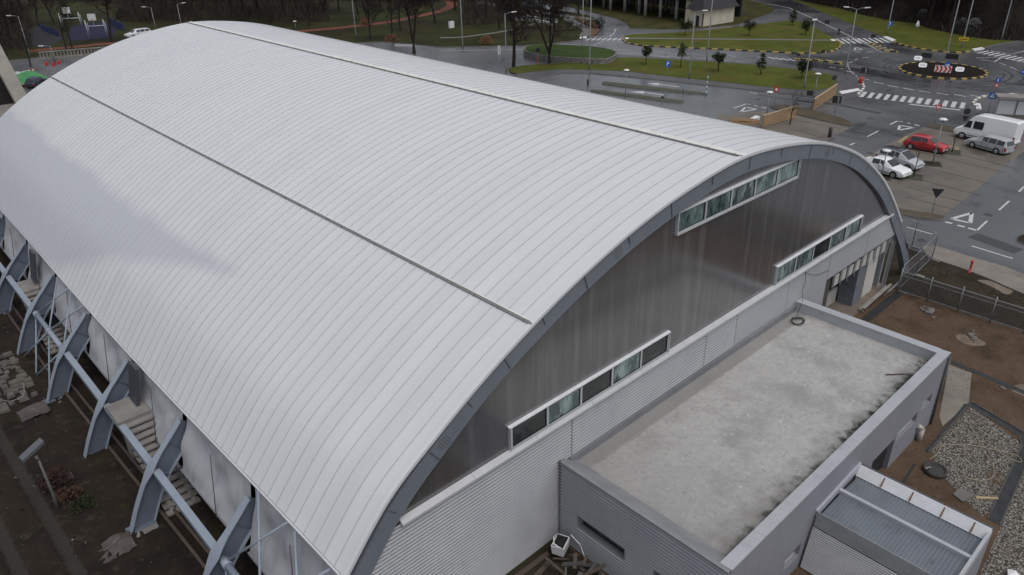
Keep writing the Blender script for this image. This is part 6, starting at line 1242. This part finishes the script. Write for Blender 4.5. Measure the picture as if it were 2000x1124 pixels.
def leafy(b, top, r, shape, m, lab, trunks=1, seed=1, n=520, flat=.8):
    p = G(*b); h = hgt(b, top); rnd = random.Random(seed); t = empty('clipped_tree', lab, 'small tree', (p.x, p.y, 0), rnd.uniform(0, 6)); mb = MB(); zc = h-r*flat
    for k in range(trunks): mb.tube([(0, 0, 0), (.1*(k-(trunks-1)/2), 0, (h-r)*.7), (.35*(k-(trunks-1)/2), 0, zc)], [.07, .05, .035], 6)
    for i in range(10): a = rnd.uniform(0, 6.28); mb.tube([(0, 0, h-r*1.6), (r*.7*math.cos(a), r*.7*math.sin(a), zc+rnd.uniform(-.2, .4)*r)], [.03, .012], 4)
    mb.build('trunk', M_bark, t); lf = MB(); cl = []
    for i in range(26 if shape == 'ball' else 30):
        if shape == 'ball':
            u = Vector((rnd.gauss(0, 1), rnd.gauss(0, 1), rnd.gauss(0, 1))).normalized(); q = rnd.uniform(.4, 1.0)*r; cl.append((Vector((u.x*q, u.y*q, zc+u.z*q*flat)), r*rnd.uniform(.16, .34)))
        else:
            zz = rnd.random(); w = r*(1-zz)**.8*(.3+.6*rnd.random()); a = rnd.uniform(0, 6.28); cl.append((Vector((w*math.cos(a), w*math.sin(a), h-r*2.1+zz*r*2.0)), r*rnd.uniform(.14, .3)))
    for i in range(n):
        o, s0 = cl[i % len(cl)]; c = o+Vector((rnd.gauss(0, .6), rnd.gauss(0, .6), rnd.gauss(0, .5)))*s0*1.25
        d1 = Vector((rnd.gauss(0, 1), rnd.gauss(0, 1), rnd.gauss(0, 1))).normalized(); d2 = d1.orthogonal().normalized(); s = rnd.uniform(.06, .15); lf.add([c-d1*s, c+d2*s*.6, c+d1*s, c-d2*s*.6], ((0, 1, 2, 3),))
    lf.build('crown', m, t)
leafy((1261, 128), 91, 1.0, 'ball', M_leafd, 'dark round clipped tree at the left of the grass strip', 1, 1, 900, .72); leafy((1329, 134), 84, .95, 'cone', M_leafg, 'loose pointed green tree right of the parking sign', 1, 2); leafy((1402, 142), 103, .95, 'ball', M_leafd, 'round clipped tree on a split stem in the middle of the grass strip', 2, 3, 900, .75)
leafy((1485, 148), 104, 1.0, 'cone', M_leafg, 'loose green tree right of the split stem tree', 1, 4); leafy((1565, 156), 119, 1.05, 'ball', M_leafd, 'broad dark clipped tree on three stems near the right end of the grass strip', 3, 5, 900, .7); leafy((1573, 70), 38, 1.25, 'ball', M_leafd, 'dark clipped tree at the upper right of the grass island', 1, 6, 900, .8)
leafy((1547, 51), 17, 1.2, 'cone', M_leafg, 'loose small tree at the top of the grass island', 1, 7); leafy((1338, 71), 37, 1.2, 'ball', M_leafd, 'clipped tree at the left of the grass island by the house', 1, 8, 900, .8); leafy((1462, 71), 39, 1.25, 'ball', M_leafd, 'clipped tree in the middle of the grass island', 1, 9, 900, .75)
leafy((1163, 57), 33, 1.9, 'ball', M_leafd, 'round dark evergreen bush at the mouth of the side road', 1, 10, 1500, .9); leafy((133, 40), 4, 3.0, 'cone', M_leafd, 'dark spreading conifer behind the court', 1, 11, 2200); leafy((1371, 30), -10, 2.2, 'ball', M_leafd, 'dark ivy-clad tree in front of the cream house roof', 1, 12, 1400)
for b, lab in [((765, 84), 'orange leaved bush beside the guard rail behind the ridge'), ((950, 88), 'rusty bush at the road edge left of the black tree'), ((715, 50), 'bush with orange berries beside the tall mast behind the ridge')]: p = G(*b); shrub((p.x, p.y, .1), 500, 1.3, 1.5, M_rust, lab, 'bush', 'bush', int(b[0]), .16)
# brick-edged bed by the evergreen
mb = MB(); mb.prism(smooth_pts(P2([(1115, 30), (1150, 42), (1168, 50), (1172, 60), (1164, 69), (1156, 73), (1150, 68), (1156, 58), (1145, 48)]), 1, True), 0, .2); struct('brown_bed', mb, mat('leafy_bed', (.09, .045, .022), .9, (.12, .065, .032), .7))
# ------------------------------------------------------------------ wooded hill at the upper right
edge = [G(*q) for q in [(1440, -25), (1520, -8), (1582, 7), (1640, 18), (1690, 32), (1740, 42), (1787, 47), (1825, 60), (1880, 71), (1930, 79), (1990, 81), (2060, 76), (2150, 60)]]
hv = []; n = 14
for e in edge:
    d = (e-Vector((CAM[0], CAM[1], 0))); d.z = 0; d.normalize(); d = (d+Vector((.5, .1, 0))).normalized()
    hv.append([(e+d*(j*7)).to_tuple()[:2]+(.12+(j*7)*.62*(min(1, j*.4))+random.uniform(-.5, .5)*(j > 0),) for j in range(n+1)])
mb = MB()
for row in hv: mb.v += row
for i in range(len(hv)-1):
    for j in range(n): a = i*(n+1)+j; mb.f.append((a, a+1, a+n+2, a+n+1)); mb.m.append(0); mb.sm.append(True)
struct('hillside', mb, mat('hill_litter', (.010, .0085, .007), .95, (.021, .017, .013), .25, bump=.6, bscale=2, spec=.08))
def hillpt(u, v):
    i = min(len(hv)-2, int(u*(len(hv)-1))); j = min(n-1, int(v*n)); fu, fv = u*(len(hv)-1)-i, v*n-j
    a = Vector(hv[i][j])*(1-fv)+Vector(hv[i][j+1])*fv; b = Vector(hv[i+1][j])*(1-fv)+Vector(hv[i+1][j+1])*fv; return a*(1-fu)+b*fu
rnd = random.Random(21)
for i in range(64):
    u, v = (i+rnd.random())/64*.98, .02+.55*rnd.random()**1.3; p = hillpt(u, v); tree([0, 4, 2, 1, 3][i % 5], None, .85+.5*rnd.random(), rnd.uniform(0, 6), 'dark bare tree on the wooded slope beyond the far verge', 'trees on the wooded slope', p.z-.3, p)
mb = MB(); mc = [MB(), MB()]
for i in range(2600):
    u, v = rnd.random(), rnd.random()**1.6*.8; p = hillpt(u, v); h = rnd.uniform(.8, 2.8)
    for k in range(7): d = Vector((rnd.gauss(0, .6), rnd.gauss(0, .6), 1)).normalized()*h*rnd.uniform(.5, 1); w = Vector((rnd.gauss(0, 1), rnd.gauss(0, 1), 0)).normalized()*.035; q = p+Vector((rnd.gauss(0, .4), rnd.gauss(0, .4), 0)); mb.add([q-w, q+w, q+d], ((0, 1, 2),), 1 if rnd.random() < .06 else 0)
tag(mb.build('undergrowth', [M_bark, mat('pale_stems', (.13, .125, .125), .9)]), 'dense dark leafless undergrowth covering the wooded slope', 'undergrowth', kind='stuff')
for b, lab, s in [((1960, 52), 'pale blossomed shrub tree at the hill foot on the far right', 1), ((1800, 42), 'pale grey leafless bush at the verge edge', .5), ((1876, 60), 'pale grey bush behind the yellow board', .5), ((1898, 66), 'pale green bush right of the yellow board', .6)]:
    p = G(*b); shrub((p.x, p.y, .2), int(700*s), 2.4*s, 4.2*s, mat('pale_twig', (.19, .19, .19), .9, (.12, .12, .115), 1.5), lab, 'pale_bush', 'bush', int(b[0]), .22*s)
p = G(1791, 55); tag(MB().lathe([(.25, .1), (.4, .5), (.1, 1.3)], (p.x, p.y, 0), 8).build('white_stone', M_signw), 'small white marker stone on the far verge', 'marker stone')

rnd = random.Random(77); mb = MB()
for (u0, u1, v0, v1, cnt, hh) in [(240, 640, -6, 44, 1500, 4.5), (-60, 62, 15, 100, 420, 4.5), (905, 1015, -8, 50, 420, 4), (1105, 1340, -14, 10, 500, 5), (640, 900, -12, 6, 350, 4), (62, 240, -12, 8, 260, 3.5)]:
    for i in range(cnt):
        p = G(rnd.uniform(u0, u1), rnd.uniform(v0, v1)); h = hh*rnd.uniform(.35, 1.1); k = rnd.choice((0, 0, 0, 1, 2))
        for _ in range(8):
            d = Vector((rnd.gauss(0, .45), rnd.gauss(0, .45), 1)).normalized()*h*rnd.uniform(.4, 1); w = Vector((rnd.gauss(0, 1), rnd.gauss(0, 1), 0)).normalized()*.045; q = Vector((p.x+rnd.gauss(0, .6), p.y+rnd.gauss(0, .6), .1)); mb.add([q-w, q+w, q+d], ((0, 1, 2),), k)
tag(mb.build('thicket', [M_barkg, M_bark, mat('brown_twigs', (.060, .043, .030), .9)]), 'dark leafless thicket of saplings under the park trees', 'thicket', kind='stuff')

# loose debris on the bare ground
rnd = random.Random(99); mb = MB()
def bit(x, y, z, s, k):
    a = [Vector((x+rnd.uniform(-1, 1)*s, y+rnd.uniform(-1, 1)*s, z+(.0 if i < 3 else s*rnd.uniform(.4, .9)))) for i in range(5)]
    mb.add(a, ((0, 1, 3), (1, 2, 4), (2, 0, 3), (3, 1, 4), (0, 2, 4), (3, 4, 2)), k)
for i in range(2600):
    x = rnd.uniform(-33, -22); y = rnd.uniform(-1, 60)**1.0; bit(x, y, max(ruts(x, y), .02)-.01, rnd.choice((.02, .03, .03, .05, .08)), rnd.choice((0, 0, 0, 1, 1, 2, 3)))
for i in range(2200): bit(rnd.uniform(5, 21), rnd.uniform(-16, -.5), .006, rnd.choice((.015, .02, .03, .05)), rnd.choice((0, 1, 1, 1, 2, 3)))
for i in range(900): bit(rnd.uniform(21.6, 28), rnd.uniform(-14, -.6), .012, rnd.choice((.02, .03, .06)), rnd.choice((0, 0, 1, 2, 3)))
tag(mb.build('ground_debris', [mat('dark_clod', (.018, .014, .011), .9, spec=.1), mat('brown_clod', (.075, .048, .030), .9, spec=.1), mat('grey_pebble', (.17, .16, .145), .9), mat('olive_tuft', (.038, .044, .016), .9, spec=.1)]), 'scattered clods, pebbles and tufts over the bare ground', 'debris', kind='stuff')
